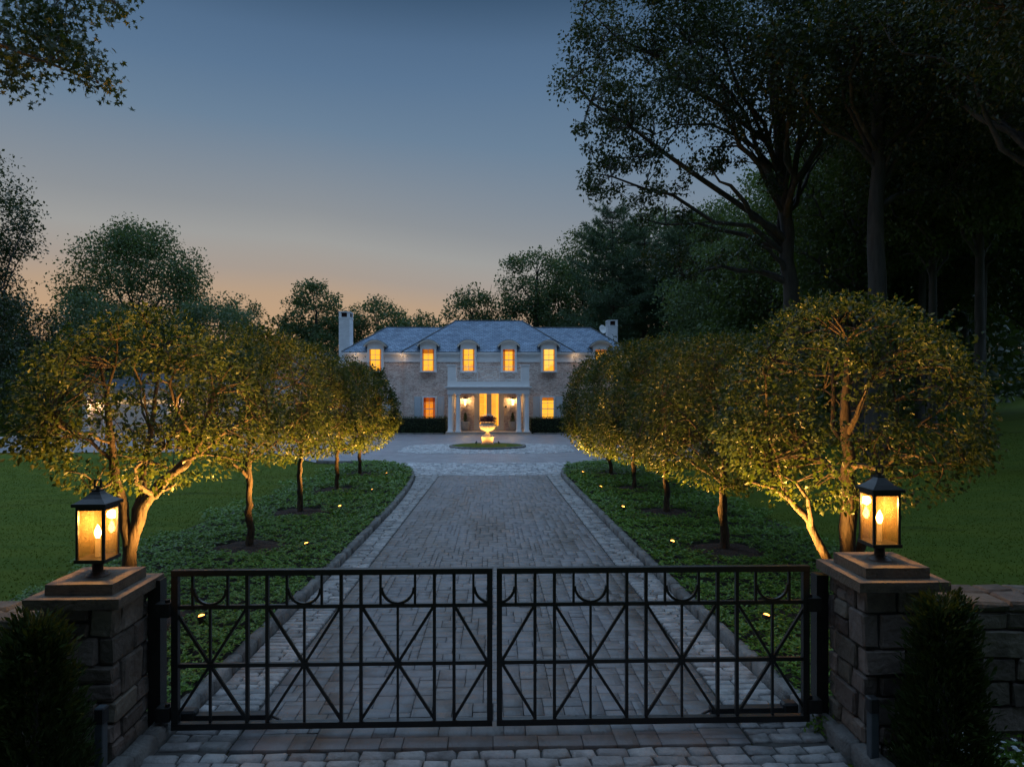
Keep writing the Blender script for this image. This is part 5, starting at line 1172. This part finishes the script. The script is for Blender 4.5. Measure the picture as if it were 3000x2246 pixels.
decid('boundary_tree','thin open tree right of the tall white chimney',(-14.6,86),242,[(0,0,10.5,4.0,3.6,3.4),(2.5,0,7.5,3,3,2.5)],170,8000,0.32,'leaf_bg',0.28,11,'trees beyond the house',(0.2,0),14,0.13,hz=0.3,shell=0.4)
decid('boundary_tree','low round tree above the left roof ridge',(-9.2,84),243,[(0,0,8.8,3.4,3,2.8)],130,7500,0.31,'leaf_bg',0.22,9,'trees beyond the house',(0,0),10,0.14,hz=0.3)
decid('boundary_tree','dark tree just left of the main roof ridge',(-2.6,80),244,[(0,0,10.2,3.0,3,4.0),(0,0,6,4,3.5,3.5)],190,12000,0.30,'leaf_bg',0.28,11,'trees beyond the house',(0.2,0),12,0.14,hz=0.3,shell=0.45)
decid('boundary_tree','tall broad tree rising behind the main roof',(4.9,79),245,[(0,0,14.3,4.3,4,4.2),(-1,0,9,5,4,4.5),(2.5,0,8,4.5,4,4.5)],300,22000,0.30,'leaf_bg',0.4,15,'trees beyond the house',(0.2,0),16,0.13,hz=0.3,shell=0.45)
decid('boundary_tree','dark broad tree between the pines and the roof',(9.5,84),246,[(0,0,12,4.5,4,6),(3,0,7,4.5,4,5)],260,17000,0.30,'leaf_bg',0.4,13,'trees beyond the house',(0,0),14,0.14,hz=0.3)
t = thing('dead_tree','bare forked dead branches above the treetops left of the main roof','tree',(-1.2,81.5,g(-1.2,81.5)))
rr = np.random.default_rng(9); tb = [(np.array([(0,0,0),(0,0,6),(0.3,0,12)]),np.array([0.2,0.16,0.1]),6)]
for k in range(9):
    a = rr.uniform(-0.8,0.8); s = np.array([0.2,0,rr.uniform(9,12)]); tb.append((bez(s,s+np.array([a*1.2,0,1.2]),s+np.array([a*2.4,rr.normal()*0.5,rr.uniform(2.4,4.2)]),6),np.linspace(0.07,0.02,6),5))
new_obj('branches', tubes_mesh('branches',tb), M['bark_dark'], t)

def pine(label, base, seed, Hh, L0, bare=0.3, nw=26):
    r = np.random.default_rng(seed); x, y = base; z0 = g(x,y); t = thing('pine_tree',label,'tree',(x,y,z0),0,'white pines behind the house')
    tp = np.array([(0,0,-0.3),(0.1,0,Hh*0.5),(0.15,0.1,Hh)]); tb = [(tp,np.array([0.32,0.22,0.03]),9)]
    new_obj('trunk', tubes_mesh('trunk',tb), M['bark'], t); br = []; parts = []
    for w in range(nw):
        q = w/(nw-1); z = Hh*(bare+(1-bare)*q**0.92); Lw = L0*(0.30+0.75*math.sin(min(1,(1-q)*1.15+0.06)*1.57))*(0.6 if q < 0.12 else 1)
        for k in range(int(r.integers(4,7))):
            if r.random() < 0.12: continue
            a = r.uniform(0,6.283); L = Lw*r.uniform(0.55,1.15); s = np.array([0.1*q,0,z]); d = np.array([math.cos(a),math.sin(a),0])
            e = s+d*L+np.array([0,0,L*(0.10+0.35*q)]); c = s+d*L*0.55+np.array([0,0,-0.04*L]); p = bez(s,c,e,7); br.append((p,np.linspace(0.05,0.012,7),4))
            nt_ = max(8,int(L*13)); ti = r.uniform(0.28,1,nt_); P = np.stack([np.interp(ti,np.linspace(0,1,7),p[:,j]) for j in range(3)],1)
            sp = np.cross(d,[0,0,1.0]); P = P+sp*(r.normal(size=nt_)*0.22*L*(1.1-ti))[:,None]+r.normal(size=(nt_,3))*0.06
            for b_ in range(6): parts.append(leaf_arrays(P, 0.46, r, 0.13, -0.25, 0.5, np.tile(d*0.9,(nt_,1)), 0.75))
    new_obj('branches', tubes_mesh('branches',br), M['bark'], t); new_obj('crown', np_mesh('crown',*joinVF(parts)), M['needle'], t, kind='stuff')
pine('tall white pine standing behind the right chimney',(12.2,70),251,21.5,5.2,0.34,26)
pine('white pine second from the left behind the right roof end',(16.2,73),252,21.0,5.0,0.3,24)
pine('white pine with bare lower trunk near the wood',(18.6,68),253,19.5,4.6,0.42,22)
pine('rightmost white pine beside the wood',(21.2,71),254,20.5,5.0,0.4,22)

# low shrubs at the far left of the court
for i,(x,y,w,h,lab) in enumerate([(-37.2,49,1.8,2.4,'low green shrub at the left end of the court, nearest'),(-37.5,53.5,2.2,2.8,'low green shrub at the left end of the court, farther'),(-40.5,46,2.2,2.6,'dark shrub at the left picture edge by the court')]):
    decid('court_shrub',lab,(x,y),261+i,[(0,0,h*0.5,w,w,h*0.55)],90,5500,0.16,'leaf_wood',0.06,h*0.6,'shrubs left of the court',(0,0),8,0.17,cat='shrub',hz=0.1)
# distant wood closing the view
r = np.random.default_rng(271); n = 30000; x = r.uniform(-120,75,n); y = r.uniform(96,112,n)
top = 7.2+1.6*np.sin(x*0.11)+1.1*np.sin(x*0.37+1)+0.8*np.sin(x*0.9)+np.clip(np.abs(x+8)-30,0,40)*0.10
P = np.stack([x,y,G(x,y)+top*r.random(n)**0.6],1)
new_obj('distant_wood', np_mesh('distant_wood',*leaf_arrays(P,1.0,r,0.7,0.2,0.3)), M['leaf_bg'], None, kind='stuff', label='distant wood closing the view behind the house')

# the maple beside the gate whose branch hangs into the upper left corner
def star_leaves(P, L, r):
    n = len(P); a = unit(r.normal(size=(n,3))*0.8+np.array([0,0,-0.7])); nn = r.normal(size=(n,3)); s = unit(np.cross(a,nn)); u = a
    ang = np.array([-90,-60,-30,-8,20,45,90,135,160,188,210,240])*math.pi/180; rad = np.array([0.35,0.30,0.75,0.36,0.95,0.40,1.1,0.40,0.95,0.36,0.75,0.30])
    L = (L*r.uniform(0.75,1.25,n))[:,None]
    V = np.stack([P+(s*math.cos(t_)*q+u*math.sin(t_)*q)*L*0.55 for t_, q in zip(ang,rad)],1).reshape(-1,3)
    return V, (np.arange(n)*12)[:,None]+np.arange(12)[None,:]
r = np.random.default_rng(281); mb = (-11.5,4.5)
t = thing('maple_tree','maple outside the frame whose branch hangs into the upper left corner','tree',(mb[0],mb[1],g(*mb)))
base = Vector((mb[0],mb[1],g(*mb)))
pts = [(8,15),(45,12),(85,18),(120,12),(140,50),(100,48),(55,45),(15,60),(30,95),(12,130),(30,165),(8,175),(70,80),(110,85),(140,105),(165,135),(190,160),(212,180),(175,120),(205,140),(130,75),(60,120),(190,0),(225,3),(255,8),(90,60),(150,5),(45,140),(5,100)]
cl = np.array([tuple(at(a*1.356,b_*1.356,11+0.5*math.sin(a*0.05+b_))-base) for a,b_ in pts])
tp = np.array([(0,0,-0.3),(0.3,0.1,4),(0.8,0.5,8),(1.2,1.0,12),(1.6,1.2,15)]); tb = [(tp,np.array([0.42,0.33,0.28,0.2,0.1]),10)]
new_obj('trunk', tubes_mesh('trunk',tb), M['bark_dark'], t)
s0 = np.array([0.6,0.4,6.2]); lead = [cl[0],cl[7],cl[10]]
br = []; nodes = []
for e in (cl[17],cl[10],cl[24]):
    p = bez(s0,(s0+e)/2+np.array([0,0,1.0]),e,12); br.append((p,np.linspace(0.12,0.012,12),6)); nodes += list(p[5:])
nodes = np.array(nodes)
for e in cl:
    s = nodes[int(np.argmin(np.linalg.norm(nodes-e,axis=1)))]; br.append((bez(s,(s+e)/2+np.array([0,0,0.1]),e,4),np.linspace(0.016,0.005,4),4))
P = np.concatenate([c+gc(r,(85,3))*np.array([0.20,0.28,0.16]) for c in cl])
new_obj('leaf_spray', np_mesh('leaf_spray',*star_leaves(P,0.115,r)), M['leaf_oak'], t, kind='stuff')
cl2 = np.concatenate([rnd_in(r,110,0.3)*np.array([7,5,2.8])+np.array([5.0,-8.0,11.5]), rnd_in(r,60,0.3)*np.array([5,5,3])+np.array([0.0,-2.5,12.5])])  # unseen crown, set back behind the viewpoint to block light from there
br += limbs(r,tp,np.array([0.42,0.33,0.28,0.2,0.1]),cl2,16,0.5,0.1,0.02,0.45)
new_obj('branches', tubes_mesh('branches',br), M['bark_dark'], t)
P = np.concatenate([c+r.normal(size=(60,3))*0.7 for c in cl2])
new_obj('crown', np_mesh('crown',*leaf_arrays(P,0.30,r,0.7,0.3,0.5)), M['leaf_oak'], t, kind='stuff')

# unseen trees added behind the viewpoint to keep the gate in shade
for x, y, rz, lab in ((-15,-5.5,0.4,'unseen shade tree behind the viewpoint, far left'),(-7.5,-6.8,1.4,'unseen shade tree behind the viewpoint, left of the drive'),(0.5,-7.2,2.2,'unseen shade tree behind the viewpoint, facing the drive'),(8.0,-6.8,4.1,'unseen shade tree behind the viewpoint, right of the drive'),(15,-4.5,5.1,'unseen shade tree behind the viewpoint, far right')):
    dup(wB,(x,y,g(x,y)),lab,rz,(1.2,1.2,1.15))['group'] = 'unseen shade trees'
wD = decid('woodland_tree','tall tree added just outside the frame to shade the right lawn',(12.9,13.0),214,[(0,0,14.5,5.2,5.2,5.0),(-1.0,0,11.2,3.6,3.4,2.2)],420,62000,0.135,'leaf_oak',0.33,17,'woodland trees on the right',(0.4,0),18,0.13,hz=0.4,shell=0.4)  # mostly out of frame, added so its canopy darkens the right lawn
for src,x,y,rz,lab in ((wD,16.6,20,2.9,'tall tree at the right picture edge over the lawn'),(wD,10.6,6.0,2.0,'unseen tall tree added for shade beyond the right garden wall')):  # copies widen the added shading canopy; the second is unseen
    dup(src,(x,y,g(x,y)),lab,rz,(1.1,1.1,1.1))
# thicket that closes the right side of the wood
r = np.random.default_rng(291); n = 26000; x = r.uniform(26,85,n); y = np.clip(x*0.9+r.uniform(14,30,n),44,95)
P = np.stack([x,y,G(x,y)+17*r.random(n)**0.8],1)
new_obj('wood_thicket', np_mesh('wood_thicket',*leaf_arrays(P,0.75,r,0.7,0.2,0.3)), M['leaf_oak'], None, kind='stuff', label='dark thicket at the back of the right wood')
